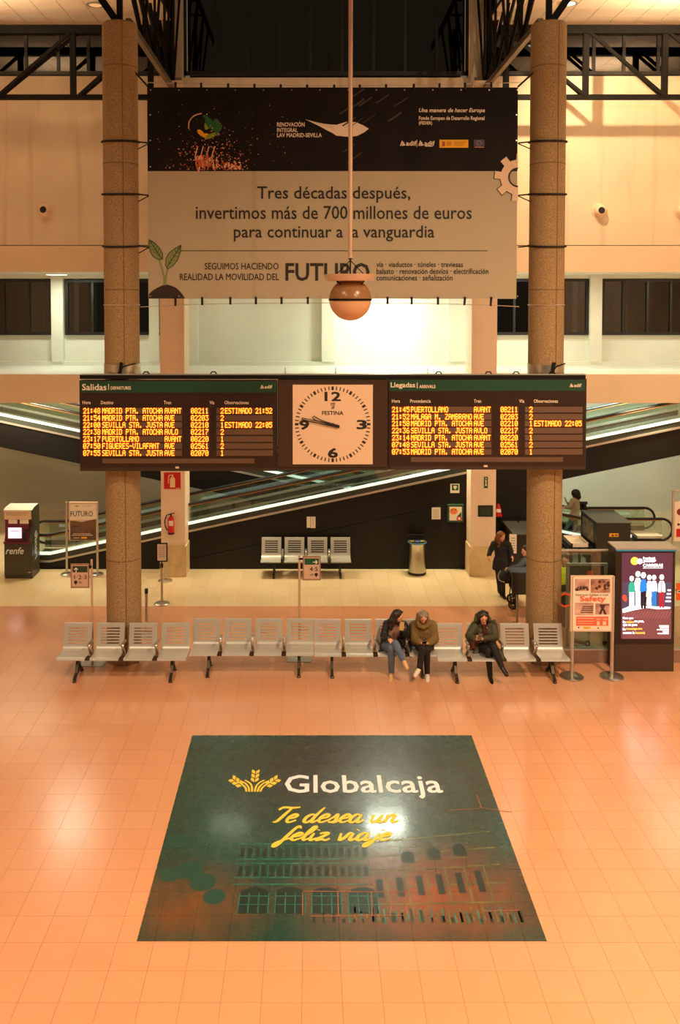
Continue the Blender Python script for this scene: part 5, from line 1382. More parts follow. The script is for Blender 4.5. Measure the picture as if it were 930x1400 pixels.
def figure(label, J, look, loc, cl, S=1.0, hands=None, name='person'):
    J = {k: Vector(v) for k, v in J.items()}
    if 'shL' in J: pass
    fr = frame(Vector(look)); hd = J['head']; R_ = fr
    def hp(x, y, z): return hd + R_ @ Vector((x * S, y * S, z * S))
    body = [('e', hd, (.074 * S, .092 * S, .108 * S), R_), ('e', hp(0, .028, -.055), (.052 * S, .055 * S, .056 * S), R_), ('e', hp(0, .093, -.012), (.011 * S, .017 * S, .024 * S), R_),
            ('e', hp(.075, -.005, -.01), (.012 * S, .02 * S, .03 * S), R_), ('e', hp(-.075, -.005, -.01), (.012 * S, .02 * S, .03 * S), R_),
            ('e', hp(0, .078, -.055), (.022 * S, .012 * S, .009 * S), R_), ('e', hp(0, .07, -.09), (.02 * S, .018 * S, .015 * S), R_),
            [(hp(0, -.02, -.07), .05 * S), (J['neck'], .052 * S)],
            [(J['neck'], .055 * S), (J['chest'], (.125 * S, .10 * S, .11 * S)), (J['waist'], (.115 * S, .09 * S, .10 * S)), (J['pelvis'], (.15 * S, .12 * S, .11 * S))],
            [(J['shL'], .052 * S), (J['neck'] + Vector((0, 0, -.06)), .055 * S), (J['shR'], .052 * S)]]
    for s_ in 'LR':
        body.append([(J['sh' + s_], .052 * S), (J['el' + s_], .038 * S), (J['wr' + s_], .025 * S)])
        body.append([(J['hip' + s_], .088 * S), (J['kn' + s_], .056 * S), (J['an' + s_], .036 * S), (J['toe' + s_], .026 * S)])
    if hands:
        for s_ in 'LR': body += hand(J['wr' + s_], *hands[s_])
    o = blob(name, body, .0075, M['skin'], loc=loc, smooth=1); tag(o, label, 'person')
    # face
    mb = MB()
    for x in (-.03, .03):
        c = hp(x, .088, .012)
        v, f = ico(); b = len(mb.v); mb.v += [tuple(c + R_ @ Vector((q.x * .010, q.y * .004, q.z * .0045))) for q in v]; mb.f += [tuple(i + b for i in k) for k in f]; mb.mi += [0] * len(f)
        mb.obox(tuple(hp(x - .016, .0885, .032)), tuple(hp(x + .016, .0885, .034)), .003, .003)
    mb.build('eyes', M['eye'], o, smooth=True)
    mb = MB(); v, f = ico(); c = hp(0, .090, -.055); mb.v += [tuple(c + R_ @ Vector((q.x * .021, q.y * .007, q.z * .007))) for q in v]; mb.f += list(f); mb.mi += [0] * len(f); mb.build('lips', M['lips'], o, smooth=True)
    for nm, items, vox, mt, *rest in cl(J, hp, R_):
        blob(nm, items, vox, mt, parent=o, smooth=rest[0] if rest else 2, noise=rest[1] if len(rest) > 1 else 0)
    return o
M['jeans'] = mat('denim', (92, 112, 136), .8, noise=.25, scale=14); M['blackcloth'] = mat('black_cloth', (24, 22, 22), .8, noise=.3, scale=10, bump=.3, bscale=25)
M['puffer'] = mat('navy_puffer', (30, 32, 34), .45, noise=.4, scale=6, bump=.5, bscale=12); M['parka'] = mat('green_parka', (66, 66, 42), .65, noise=.25, scale=8, bump=.4, bscale=14)
M['fur'] = mat('olive_teddy', (132, 106, 60), .95, noise=.35, scale=30, bump=1, bscale=60); M['greyhair'] = mat('grey_hair', (142, 130, 112), .6, noise=.4, scale=20)
M['darkhair'] = mat('dark_hair', (44, 30, 22), .38, noise=.4, scale=12); M['auburn'] = mat('auburn_hair', (138, 76, 34), .42, noise=.45, scale=14); M['curly'] = mat('curly_hair', (54, 40, 28), .8, noise=.5, scale=30)
M['tan'] = mat('tan_leather', (212, 170, 112), .5); M['whiteshoe'] = mat('white_leather', (220, 210, 190), .5); M['boot'] = mat('black_leather', (20, 18, 18), .22)
M['taupe'] = mat('taupe_knit', (160, 124, 96), .9); M['skirt'] = mat('burgundy_knit', (70, 28, 30), .9); M['trench'] = mat('beige_trench', (186, 166, 124), .7); M['hivis'] = mat('hi_vis', (216, 226, 30), .7); M['bluegrey'] = mat('blue_grey_cloth', (74, 86, 96), .8); M['navy'] = mat('navy_cloth', (26, 32, 44), .8)
def E_(c, r, R=None): return ('e', c, r, R) if R is not None else ('e', c, r)
def leg(J, s_, r): return [(J['hip' + s_], r[0]), (J['kn' + s_], r[1]), (J['kn' + s_].lerp(J['an' + s_], .94), r[2])]
def arm(J, s_, r, f=.92):
    w_ = J['el' + s_].lerp(J['wr' + s_], f); return [(J['sh' + s_], r[0]), (J['el' + s_], r[1]), (w_, r[2])]
def shoe(J, s_, r=.042, lift=0):
    a, t = J['an' + s_], J['toe' + s_]; d = (t - a).normalized()
    return [[(a, r * .95), (a.lerp(t, .45), r), (t + d * .03, r * .88)]]
def hairL(hp, R_, length, S=1.0, spread=.05, back=.05):
    it = [E_(hp(0, -.022, .022), (.086, .098, .104), R_)]
    for x in (-.078, .078):
        it.append([(hp(x * .7, .02, .07), .03), (hp(x, .0, 0), .028), (hp(x * 1.15, .01, -.09), .03), (hp(x * 1.1, .0, -length), .026)])
        it.append([(hp(x * .8, -.05, .03), .045), (hp(x, -.05, -.08), .045), (hp(x, -.05, -length * .9), .03)])
    it.append([(hp(0, -.07, .03), .06), (hp(0, -.085, -.10), .06), (hp(0, -.09, -length * .9), .04)])
    return it

# ---- first woman: jeans, open dark coat, phone up
J1 = dict(head=P(544.5, 842, 16.02), neck=P(541.5, 853, 16.1), chest=P(538.5, 861, 16.12), waist=P(535.5, 872, 16.14), pelvis=P(533.5, 882, 16.12),
          shL=P(529, 854, 16.1), elL=P(524.5, 868.5, 16.05), wrL=P(531.5, 872.5, 15.88), shR=P(552.5, 855, 16.08), elR=P(555.5, 868, 15.98), wrR=P(551.5, 861, 15.84),
          hipL=P(527.5, 884.5, 16.05), knL=P(535, 886.5, 15.66), anL=P(535.5, 920.5, 15.82), toeL=P(533.8, 931.5, 15.60),
          hipR=P(539.5, 884, 16.05), knR=P(541, 880.5, 15.62), anR=P(551.5, 902.5, 15.52), toeR=P(555.5, 911, 15.45))
def cl1(J, hp, R_):
    ch, wa, pe = J['chest'], J['waist'], J['pelvis']
    yield 'sweater', [[(J['neck'] + Vector((0, 0, -.05)), .07), (ch, (.14, .115, .12)), (wa, (.135, .115, .11)), (pe + Vector((0, 0, .03)), (.155, .125, .09))]], .012, M['taupe']
    yield 'jeans', [leg(J, 'L', (.10, .073, .058)), leg(J, 'R', (.10, .073, .055)), [(J['hipL'], .10), (pe, .12), (J['hipR'], .10)]], .012, M['jeans']
    back = Vector((0, .06, 0))
    coat = [arm(J, 'L', (.078, .07, .058)), arm(J, 'R', (.08, .072, .06)), [(J['shL'], .075), (J['neck'] + back, .08), (J['shR'], .075)],
            [(J['shL'] + back * .6, .075), (P(526.5, 872, 16.16), .085), (P(524, 889, 16.02), .07), (P(518, 894, 15.86), .035)],
            [(J['shR'] + back * .5, .08), (P(553, 873, 16.12), .085), (P(557, 885, 15.98), .07), (P(562, 897, 15.82), .03)],
            [(ch + back * 1.6, (.15, .06, .12)), (wa + back * 1.6, (.15, .06, .12)), (pe + back * 1.4, (.17, .07, .08))],
            [(J['shR'] + Vector((0, -.02, .03)), .06), (hp(.10, -.06, -.09), .05), (J['shL'] + Vector((.02, .02, .02)), .06)]]
    yield 'coat', coat, .013, M['puffer'], 2
    yield 'hair', hairL(hp, R_, .27), .011, M['darkhair']
    yield 'shoe', shoe(J, 'L', .046), .010, M['tan']
    yield 'shoe', shoe(J, 'R', .044), .010, M['tan']
    yield 'sock', [[(J['anR'] + (J['knR'] - J['anR']).normalized() * .06, .044), (J['anR'], .042)]], .010, M['blackcloth']
figure('seated woman in blue jeans and open dark coat raising her phone', J1, (.85, -.50, -.42), (J1['pelvis'].x, J1['pelvis'].y, 0), cl1,
       hands={'L': ((.35, -.8, -.25), (0, .1, -1), 1, .35), 'R': ((-.2, -.35, .85), (-.6, .5, 0), -1, .9)})
# ---- second woman: grey hair, teddy coat
J2 = dict(head=P(578.8, 843.5, 15.96), neck=P(579.5, 853.5, 16.08), chest=P(580, 862, 16.12), waist=P(580, 873, 16.14), pelvis=P(580.5, 882.5, 16.12),
          shL=P(568.5, 855, 16.1), elL=P(566.5, 874, 16.0), wrL=P(575.5, 879.5, 15.78), shR=P(591, 855, 16.1), elR=P(594.5, 874, 16.0), wrR=P(585.5, 879.5, 15.78),
          hipL=P(574.5, 884.5, 16.05), knL=P(577.5, 887, 15.60), anL=P(573.3, 914.5, 15.55), toeL=P(568.8, 922, 15.46),
          hipR=P(586.5, 884.5, 16.05), knR=P(583.5, 889, 15.66), anR=P(584.3, 922, 15.78), toeR=P(584.6, 933, 15.56))
def cl2(J, hp, R_):
    ch, wa, pe = J['chest'], J['waist'], J['pelvis']
    yield 'trousers', [leg(J, 'L', (.10, .072, .05)), leg(J, 'R', (.10, .072, .05)), [(J['hipL'], .10), (pe, .12), (J['hipR'], .10)]], .012, M['blackcloth']
    yield 'teddy_coat', [[(J['neck'] + Vector((0, 0, -.02)), (.10, .10, .07)), (ch, (.185, .15, .13)), (wa, (.195, .16, .12)), (pe + Vector((0, .02, .01)), (.20, .15, .08))],
                   arm(J, 'L', (.10, .085, .062), .86), arm(J, 'R', (.10, .085, .062), .86), [(J['shL'], .095), (J['neck'], .10), (J['shR'], .095)],
                   [(hp(-.10, .02, -.09), .045), (hp(-.07, .10, -.13), .045), (hp(0, .13, -.15), .04), (hp(.07, .10, -.13), .045), (hp(.10, .02, -.09), .045), (hp(.06, -.08, -.06), .05), (hp(-.06, -.08, -.06), .05)]], .013, M['fur'], 1, .02
    it = hairL(hp, R_, .12); yield 'hair', it, .011, M['greyhair']
    yield 'shoe', shoe(J, 'L', .044), .010, M['whiteshoe']
    yield 'shoe', shoe(J, 'R', .046), .010, M['whiteshoe']
figure('seated grey-haired woman in a fluffy olive coat looking at her phone', J2, (.05, -.78, -.62), (J2['pelvis'].x, J2['pelvis'].y, 0), cl2,
       hands={'L': ((.55, -.7, .15), (.1, .4, 1), -1, .8), 'R': ((-.55, -.7, .15), (-.1, .4, 1), 1, .8)})
# ---- third woman: green parka, black boots
J3 = dict(head=P(661.2, 843.5, 15.92), neck=P(661.8, 854, 16.02), chest=P(662.5, 862, 16.06), waist=P(663, 872, 16.08), pelvis=P(663.5, 882, 16.06),
          shL=P(650, 855.5, 16.05), elL=P(641, 869.5, 15.95), wrL=P(650.5, 874, 15.72), shR=P(674, 855.5, 16.05), elR=P(677.5, 871, 15.92), wrR=P(660, 873.5, 15.70),
          hipL=P(658, 884.5, 16.0), knL=P(667.5, 889.5, 15.60), anL=P(670.5, 925, 15.70), toeL=P(673, 937, 15.46),
          hipR=P(669.5, 884, 16.0), knR=P(675.5, 884.5, 15.56), anR=P(686.5, 912.5, 15.42), toeR=P(691.5, 920.5, 15.34))
def cl3(J, hp, R_):
    ch, wa, pe = J['chest'], J['waist'], J['pelvis']
    yield 'leggings', [leg(J, 'L', (.10, .07, .05)), leg(J, 'R', (.105, .074, .05)), [(J['hipL'], .10), (pe, .12), (J['hipR'], .10)]], .012, M['blackcloth']
    yield 'jumper', [[(J['neck'] + Vector((0, -.035, -.01)), .052), (J['neck'] + Vector((0, -.03, -.06)), .055), (ch + Vector((-.02, -.075, 0)), .07), (wa + Vector((-.02, -.07, .02)), .07)]], .012, M['skirt']
    back = Vector((0, .05, 0))
    yield 'parka', [arm(J, 'L', (.092, .075, .055), .88), arm(J, 'R', (.092, .075, .055), .88), [(J['shL'], .085), (J['neck'] + back, .09), (J['shR'], .085)],
                    [(ch + Vector((.075, .0, 0)), (.10, .13, .12)), (wa + Vector((.08, 0, 0)), (.11, .135, .12)), (pe + Vector((.1, -.03, -.0)), (.12, .16, .08))],
                    [(ch + Vector((-.09, .0, 0)), (.085, .13, .12)), (wa + Vector((-.09, 0, 0)), (.10, .135, .12)), (pe + Vector((-.10, .0, -.0)), (.10, .15, .08))],
                    [(P(672, 887, 15.86), .085), (P(683, 893, 15.66), .075), (P(688, 901, 15.56), .045)], [(P(675, 893, 15.78), .07), (P(684, 900, 15.62), .05)],
                    [(P(656, 886, 15.95), .08), (P(649, 894, 15.84), .04), (P(645, 899, 15.78), .02)],
                    [(hp(-.12, -.02, -.10), .05), (hp(-.08, -.10, -.08), .055), (hp(.08, -.10, -.08), .055), (hp(.12, -.02, -.10), .05)],
                    [(J['shR'] + Vector((-.02, 0, .03)), .07), (P(675.5, 850, 16.02), .045)]], .013, M['parka'], 2
    yield 'hair', hairL(hp, R_, .22), .011, M['darkhair']
    for s_ in 'LR':
        m_ = J['kn' + s_].lerp(J['an' + s_], .3); yield 'boot', [[(m_, .062), (J['an' + s_], .048)]] + shoe(J, s_, .045), .010, M['boot']
figure('seated woman in a long green parka with black knee boots, legs crossed', J3, (.02, -.82, -.45), (J3['pelvis'].x, J3['pelvis'].y, 0), cl3,
       hands={'L': ((.6, -.55, .25), (.1, .5, .8), -1, .8), 'R': ((-.75, -.4, .25), (-.1, .5, .8), 1, .8)})
# ---- phones and bags they hold
def phone(lb, c, right, up, m_=None):
    r = Vector(right).normalized(); u = Vector(up).normalized(); n_ = r.cross(u).normalized(); c = Vector(c); mb = MB()
    mb.obox(tuple(c - u * .075), tuple(c + u * .075), .074, .010, up=tuple(n_)); o = mb.build('phone', m_ or M['rubber']); 
    for v in o.data.vertices: v.co -= c
    o.location = c; tag(o, lb, 'phone')
    return o
phone('phone in the raised hand of the woman in jeans', P(549.5, 856, 15.74), (1, 0, .1), (.2, .35, .9), mat('gold_phone', (190, 160, 96), .35, .3))
phone('black phone in the hands of the grey-haired woman', P(580.6, 878.6, 15.66), (1, 0, 0), (0, -.6, .5))
phone('phone in the hands of the woman in the green parka', P(656.5, 870.5, 15.58), (1, 0, .1), (.1, -.4, .7), mat('grey_phone', (120, 110, 104), .3, .3))
def bag(lb, c, s_, m_, strap=None):
    c = Vector(c); t = thing('handbag', lb, 'bag', tuple(c)); blob('pouch', [[(c + Vector((-s_[0], 0, s_[2])), (.03, s_[1], .04)), (c + Vector((s_[0], 0, s_[2])), (.03, s_[1], .04))], [(c + Vector((-s_[0], 0, .04)), (.04, s_[1], .05)), (c + Vector((s_[0], 0, .04)), (.04, s_[1], .05))], [(c + Vector((0, 0, .05)), (s_[0], s_[1], .06)), (c + Vector((0, 0, s_[2])), (s_[0], s_[1], .04))]], .012, m_, parent=t)
    if strap: MB().tube(strap, .012, 6).build('strap', m_, t, smooth=True)
    return t
c = P(646.5, 893, 15.95); c.z = .42
bag('brown leather handbag on the seat beside the woman in the parka', c, (.09, .05, .17), mat('brown_leather', (92, 44, 30), .35), [c + Vector((-.08, 0, .2)), c + Vector((-.06, 0, .36)), c + Vector((.04, 0, .38)), c + Vector((.08, 0, .2))])
c = P(553, 893, 16.0); c.z = .42
bag('black bag on the seat between the two seated women', c, (.09, .06, .16), M['boot'])
# ---- standing woman in black padded coat
YSW = yf(815)
dz0 = Vector((0, 0, 0))
J4 = dict(head=P(685.5, 733.5, YSW), neck=P(685, 743, YSW + .03), chest=P(685, 750, YSW + .03), waist=P(685, 760, YSW + .03), pelvis=P(684.5, 768, YSW + .03),
          shL=P(675.5, 743.5, YSW), elL=P(670.5, 753.5, YSW - .03), wrL=P(668.5, 759.5, YSW - .12), shR=P(695, 744, YSW), elR=P(699, 754, YSW - .05), wrR=P(699.8, 759.5, YSW - .16),
          hipL=P(681, 771, YSW), knL=P(682.2, 792, YSW - .04), anL=P(683.5, 809.5, YSW + .08), toeL=P(685.8, 812.6, YSW - .04),
          hipR=P(688, 771, YSW), knR=P(687.5, 793, YSW - .12), anR=P(688.5, 813.8, YSW - .06), toeR=P(690.4, 818, YSW - .18))
def cl4(J, hp, R_):
    ch, wa, pe = J['chest'], J['waist'], J['pelvis']
    yield 'padded_coat', [[(J['neck'] + Vector((0, 0, -.03)), (.08, .08, .05)), (ch, (.165, .13, .10)), (wa, (.145, .125, .10)), (pe, (.18, .15, .10)), (pe + Vector((-.01, 0, -.16)), (.19, .15, .05))],
                    arm(J, 'L', (.075, .062, .05)), arm(J, 'R', (.075, .062, .05)), [(J['shL'], .07), (J['neck'], .075), (J['shR'], .07)]], .012, M['blackcloth']
    yield 'leggings', [leg(J, 'L', (.09, .065, .05)), leg(J, 'R', (.09, .065, .05))], .012, M['blackcloth']
    yield 'hair', hairL(hp, R_, .30) + [[(hp(-.07, .06, -.12), .03), (hp(-.07, .07, -.28), .035)], [(hp(.07, .06, -.12), .03), (hp(.07, .07, -.28), .035)]], .011, M['auburn']
    for s_ in 'LR': yield 'boot', [[(J['kn' + s_].lerp(J['an' + s_], .3), .06), (J['an' + s_], .048)]] + shoe(J, s_, .042), .010, M['boot']
figure('standing woman with long auburn hair in a black padded coat', J4, (.55, -.65, -.35), (J4['pelvis'].x, J4['pelvis'].y, 0), cl4,
       hands={'L': ((-.1, -.5, -.6), (.6, 0, -.3), 1, .5), 'R': ((.15, -.5, -.6), (-.6, 0, -.3), -1, .5)})
# ---- woman on the rear ramp
Yq = 24.35
J5 = dict(head=P(787, 676, Yq), neck=P(786.5, 684, Yq + .03), chest=P(787, 689, Yq + .03), waist=P(787, 697, Yq + .03), pelvis=P(786, 703, Yq + .03),
          shL=P(782.5, 684.5, Yq - .12), elL=P(779, 692.5, Yq - .18), wrL=P(772.5, 693.5, Yq - .16), shR=P(790, 684.5, Yq + .2), elR=P(784, 692, Yq + .22), wrR=P(777, 688.5, Yq + .1),
          hipL=P(784, 706, Yq - .05), knL=P(778, 716, Yq - .05), anL=P(772, 726.5, Yq - .05), toeL=P(768.5, 729, Yq - .05),
          hipR=P(787, 706, Yq + .1), knR=P(786, 717, Yq + .1), anR=P(785, 727, Yq + .1), toeR=P(781, 729.3, Yq + .1))
def cl5(J, hp, R_):
    ch, wa, pe = J['chest'], J['waist'], J['pelvis']
    yield 'trench_coat', [[(J['neck'] + Vector((0, 0, -.03)), (.07, .08, .05)), (ch, (.12, .17, .10)), (wa, (.12, .16, .10)), (pe, (.13, .17, .10)), (pe + Vector((.02, 0, -.28)), (.14, .18, .04))],
                    arm(J, 'L', (.07, .06, .045)), arm(J, 'R', (.07, .06, .045)), [(J['shL'], .07), (J['neck'], .07), (J['shR'], .07)]], .012, M['trench']
    yield 'trousers', [leg(J, 'L', (.085, .06, .05)), leg(J, 'R', (.085, .06, .05))], .012, mat('pale_denim', (140, 150, 150), .8)
    yield 'hair', [E_(hp(0, -.02, .02), (.12, .13, .13), R_), E_(hp(-.06, -.05, -.07), (.07, .07, .08), R_), E_(hp(.06, -.05, -.07), (.07, .07, .08), R_)], .012, M['curly'], 1, .04
    for s_ in 'LR': yield 'shoe', shoe(J, s_, .042), .010, M['whiteshoe']
figure('woman with dark curly hair and beige coat riding the rear ramp', J5, (-.95, -.2, -.25), (J5['pelvis'].x, J5['pelvis'].y, 0), cl5,
       hands={'L': ((-1, 0, 0), (0, .3, -1), 1, .5), 'R': ((-.7, -.1, .6), (.3, -.3, .6), 1, .8)})
phone('pale phone held up by the woman on the rear ramp', P(773.5, 683.5, Yq + .06), (.6, .6, 0), (-.4, 0, .9), M['whiteshoe'])
c = P(797.5, 697, Yq + .15); bag('black shoulder bag behind the woman on the rear ramp', c, (.10, .06, .2), M['boot'])
# ---- man behind the right column, only arm and face showing
Ym = 18.7
J6 = dict(head=P(719, 753, Ym), neck=P(723, 763, Ym), chest=P(726, 771, Ym), waist=P(727, 783, Ym), pelvis=P(728, 795, Ym), shL=P(717.5, 767, Ym - .05), elL=P(709.5, 775, Ym - .12), wrL=P(698, 776.3, Ym - .16),
          shR=P(737, 767, Ym + .05), elR=P(739, 784, Ym), wrR=P(735, 795, Ym - .15), hipL=P(724, 798, Ym), knL=P(724, 823, Ym - .05), anL=P(724, 845, Ym), toeL=P(720, 849, Ym - .1), hipR=P(732, 798, Ym), knR=P(733, 823, Ym - .05), anR=P(733, 845, Ym), toeR=P(730, 849, Ym - .1))
def cl6(J, hp, R_):
    ch, wa, pe = J['chest'], J['waist'], J['pelvis']
    yield 'jacket', [[(J['neck'] + Vector((0, 0, -.03)), (.08, .08, .05)), (ch, (.17, .13, .10)), (wa, (.16, .13, .10)), (pe, (.17, .14, .09))], arm(J, 'L', (.075, .062, .05)), arm(J, 'R', (.075, .062, .05)), [(J['shL'], .07), (J['neck'], .075), (J['shR'], .07)]], .013, M['bluegrey']
    yield 'trousers', [leg(J, 'L', (.095, .07, .06)), leg(J, 'R', (.095, .07, .06))], .013, M['navy']
    yield 'hair', [E_(hp(0, -.02, .03), (.084, .098, .098), R_)], .011, M['darkhair']
    for s_ in 'LR': yield 'shoe', shoe(J, s_, .045), .010, M['boot']
figure('person in a blue-grey jacket behind the right column reaching out an arm', J6, (-.9, -.3, -.2), (J6['pelvis'].x, J6['pelvis'].y, 0), cl6,
       hands={'L': ((-1, -.15, -.05), (0, 0, -1), 1, .9), 'R': ((0, -.5, -.6), (-.6, 0, -.3), -1, .5)})
# ---- guard in a hi-vis vest behind the glass
Yg = 18.2
J7 = dict(head=P(772, 765, Yg), neck=P(770, 775, Yg + .02), chest=P(768.5, 783, Yg + .02), waist=P(768, 796, Yg + .02), pelvis=P(768, 808, Yg), shL=P(759, 778, Yg), elL=P(757, 795, Yg - .05), wrL=P(760, 808, Yg - .15),
          shR=P(778.5, 779, Yg), elR=P(781, 795, Yg - .05), wrR=P(778, 808, Yg - .15), hipL=P(764, 811, Yg), knL=P(764, 836, Yg - .05), anL=P(764, 860, Yg), toeL=P(763, 865, Yg - .12), hipR=P(772, 811, Yg), knR=P(772.5, 836, Yg - .05), anR=P(773, 860, Yg), toeR=P(773, 865, Yg - .12))
def cl7(J, hp, R_):
    ch, wa, pe = J['chest'], J['waist'], J['pelvis']
    yield 'shirt', [arm(J, 'L', (.07, .058, .045)), arm(J, 'R', (.07, .058, .045)), [(J['neck'] + Vector((0, 0, -.02)), .07), (ch, (.15, .11, .1)), (pe, (.15, .12, .1))]], .013, M['navy']
    yield 'hi_vis_vest', [[(J['neck'] + Vector((0, 0, -.05)), (.10, .09, .04)), (ch, (.165, .13, .10)), (wa, (.16, .13, .10))], [(J['shL'] + Vector((.04, 0, .0)), .075), (J['shR'] + Vector((-.04, 0, .0)), .075)]], .013, M['hivis']
    yield 'trousers', [leg(J, 'L', (.095, .07, .06)), leg(J, 'R', (.095, .07, .06)), [(J['hipL'], .1), (J['hipR'], .1)]], .013, M['navy']
    yield 'hair', [E_(hp(0, -.025, .03), (.082, .094, .096), R_)], .011, mat('brown_hair', (96, 66, 40), .6)
    for s_ in 'LR': yield 'shoe', shoe(J, s_, .045), .010, M['boot']
figure('guard in a yellow hi-vis vest behind the glass screen', J7, (-.3, -.8, -.35), (J7['pelvis'].x, J7['pelvis'].y, 0), cl7,
       hands={'L': ((0, -.6, -.5), (.6, 0, -.3), 1, .5), 'R': ((0, -.6, -.5), (-.6, 0, -.3), -1, .5)})

# ================================================================ pushchair
Yp = 19.35; t = thing('pushchair', 'black pushchair in front of the standing woman', 'pushchair', (P(696, 820, Yp).x, Yp, 0))
q = lambda x, y, d=0: P(x, y, Yp + d)
mb = MB()
for d in (-.18, .18):
    mb.tube([q(694, 774, d), q(698, 795, d), q(703, 822, d), q(705, 832, d)], .013, 7); mb.tube([q(699, 797, d), q(697, 812, d), q(699, 820, d)], .012, 7)
mb.tube([q(694, 774, -.18), q(692, 771, -.1), q(692, 771, .1), q(694, 774, .18)], .014, 7); mb.tube([q(690, 770, .0), q(686.5, 767, 0)], .012, 6)
mb.build('frame', M['steel_dark'], t, smooth=True)
blob('seat', [[(q(693, 782), (.10, .16, .06)), (q(689, 789), (.13, .17, .08)), (q(691, 794), (.10, .15, .05))], [(q(697, 786), .06), (q(700, 800), .07)]], .014, M['blackcloth'], parent=t)
MB().tube(catmull([q(685, 780, -.2), q(681.5, 786, -.2), q(683, 793, -.2), q(690, 796, -.2)], 4), .012, 6).build('bumper_bar', M['alu'], t, smooth=True)
for (x, y, r) in ((699.5, 818, .095), (702, 834, .10)):
    for d in (-.16, .16):
        c = q(x, y, d); c.z = max(c.z, r + .012); w_ = MB().tube([(c.x + r * math.cos(a_), c.y, c.z + r * math.sin(a_)) for a_ in [2 * PI * i / 20 for i in range(20)]], .02, 7, closed=True).build('wheel', M['rubber'], t, smooth=True)
        MB().tube([(c.x + r * .62 * math.cos(a_), c.y, c.z + r * .62 * math.sin(a_)) for a_ in [2 * PI * i / 16 for i in range(16)]], .013, 6, closed=True).build('rim', M['whiteshoe'] if y < 825 else M['steel_dark'], w_)
MB().obox(q(697, 846, -.16), q(705, 849, .1), .14, .03).build('footrest', M['bluegrey'], t)

# ================================================================ baggage control
YX0, YX1 = yf(0 + 733) if False else 21.2, 22.45
zx = zz(715.6, YX0); xl_, xr_ = xx(816.6, 715.6, YX0), xx(862.6, 715.6, YX0)
M['scan'] = mat('scanner_grey', (70, 68, 60), .5); M['scan_d'] = mat('scanner_dark', (36, 33, 28), .45)
t = thing('baggage_scanner', 'big dark box-shaped baggage scanner beside the right column', 'scanner', ((xl_ + xr_) / 2, (YX0 + YX1) / 2, 0))
mb = MB(); mb.box(xl_ + .02, xr_, YX0, YX1, .25, zx); mb.box(xl_ + .1, xr_ - .1, YX0 + .1, YX1 - .1, 0, .25); mb.build('housing', M['scan_d'], t)
MB().box(xl_ - .01, xr_ + .02, YX0 - .02, YX1 + .02, zx, zx + .02).build('top_plate', M['scan'], t)
MB().box(xl_ - .01, xl_ + .02, YX0, YX1, .6, zx).build('end_frame', M['scan_d'], t)
MB().box(xl_ - .02, xl_ - .01, YX0 + .25, YX1 - .2, .85, zx - .08).build('lead_curtain', mat('curtain_pale', (160, 150, 124), .7, noise=.6, scale=7), t)
pbox(833.5, 729.3, 846, 734, YX0 - .01, .01).build('warning_label', mat('label_amber', (232, 160, 24), .5), t)
mb = MB(); ppoly([(836, 733), (838, 730.2), (840, 733)], YX0 - .014, mb); rect(841, 731, 844.5, 732.5, YX0 - .014, mb); mb.build('small_print', M['text_k'], t)
MB().box(xx(764, 732, 22.2), xl_ - .02, YX0 + .05, YX1 - .1, .66, .72).build('conveyor_bed', M['scan_d'], t)
mb = MB(); xb0 = xx(764, 732, 22.2)
for k in range(8): mb.tube([(xb0 + .06 + k * .08, YX0 + .15, .725), (xb0 + .06 + k * .08, YX1 - .2, .725)], .022, 8)
mb.build('rollers', M['rubber'], t)
for x in (xb0 + .06, xl_ - .1):
    for y in (YX0 + .12, YX1 - .2): MB().box(x - .025, x + .025, y - .025, y + .025, 0, .66).build('leg', M['scan_d'], t)
MB().box(xb0, xb0 + .05, YX0 + .05, YX0 + .1, .68, .74).build('emergency_stop', M['red'], t)
MB().box(xr_ + .02, xr_ + .9, YX0 + .2, YX1 - .1, .6, .68).build('exit_bed', M['scan_d'], t)
mb = MB(); tx, ty, tz = xl_ - .34, (YX0 + YX1) / 2 - .05, .752
mb.box(tx - .2, tx + .2, ty - .36, ty + .36, tz, tz + .015)
for (x0, x1, y0, y1) in ((tx - .22, tx - .19, ty - .38, ty + .38), (tx + .19, tx + .22, ty - .38, ty + .38), (tx - .22, tx + .22, ty - .38, ty - .35), (tx - .22, tx + .22, ty + .35, ty + .38)): mb.box(x0, x1, y0, y1, tz, tz + .09)
tr = mb.build('luggage_tray', M['paper']); 
for v in tr.data.vertices: v.co -= Vector((tx, ty, tz))
tr.location = (tx, ty, tz); tag(tr, 'cream plastic luggage tray on the scanner conveyor', 'tray')
MB_ = MB(); c = P(885, 733, 22.2)
mb = MB(); mb.box(c.x - .32, c.x + .32, 22.0, 22.5, .80, .86); o = mb.build('worktop', M['farwall']); o2 = o
tt_ = thing('control_desk', 'low grey desk with pale papers right of the baggage scanner', 'desk', (c.x, 22.2, 0)); 
for v in o.data.vertices: v.co -= Vector((c.x, 22.2, 0))
o.parent = tt_; MB().box(c.x - .3, c.x + .3, 22.05, 22.45, 0, .8).build('body', M['scan_d'], tt_)
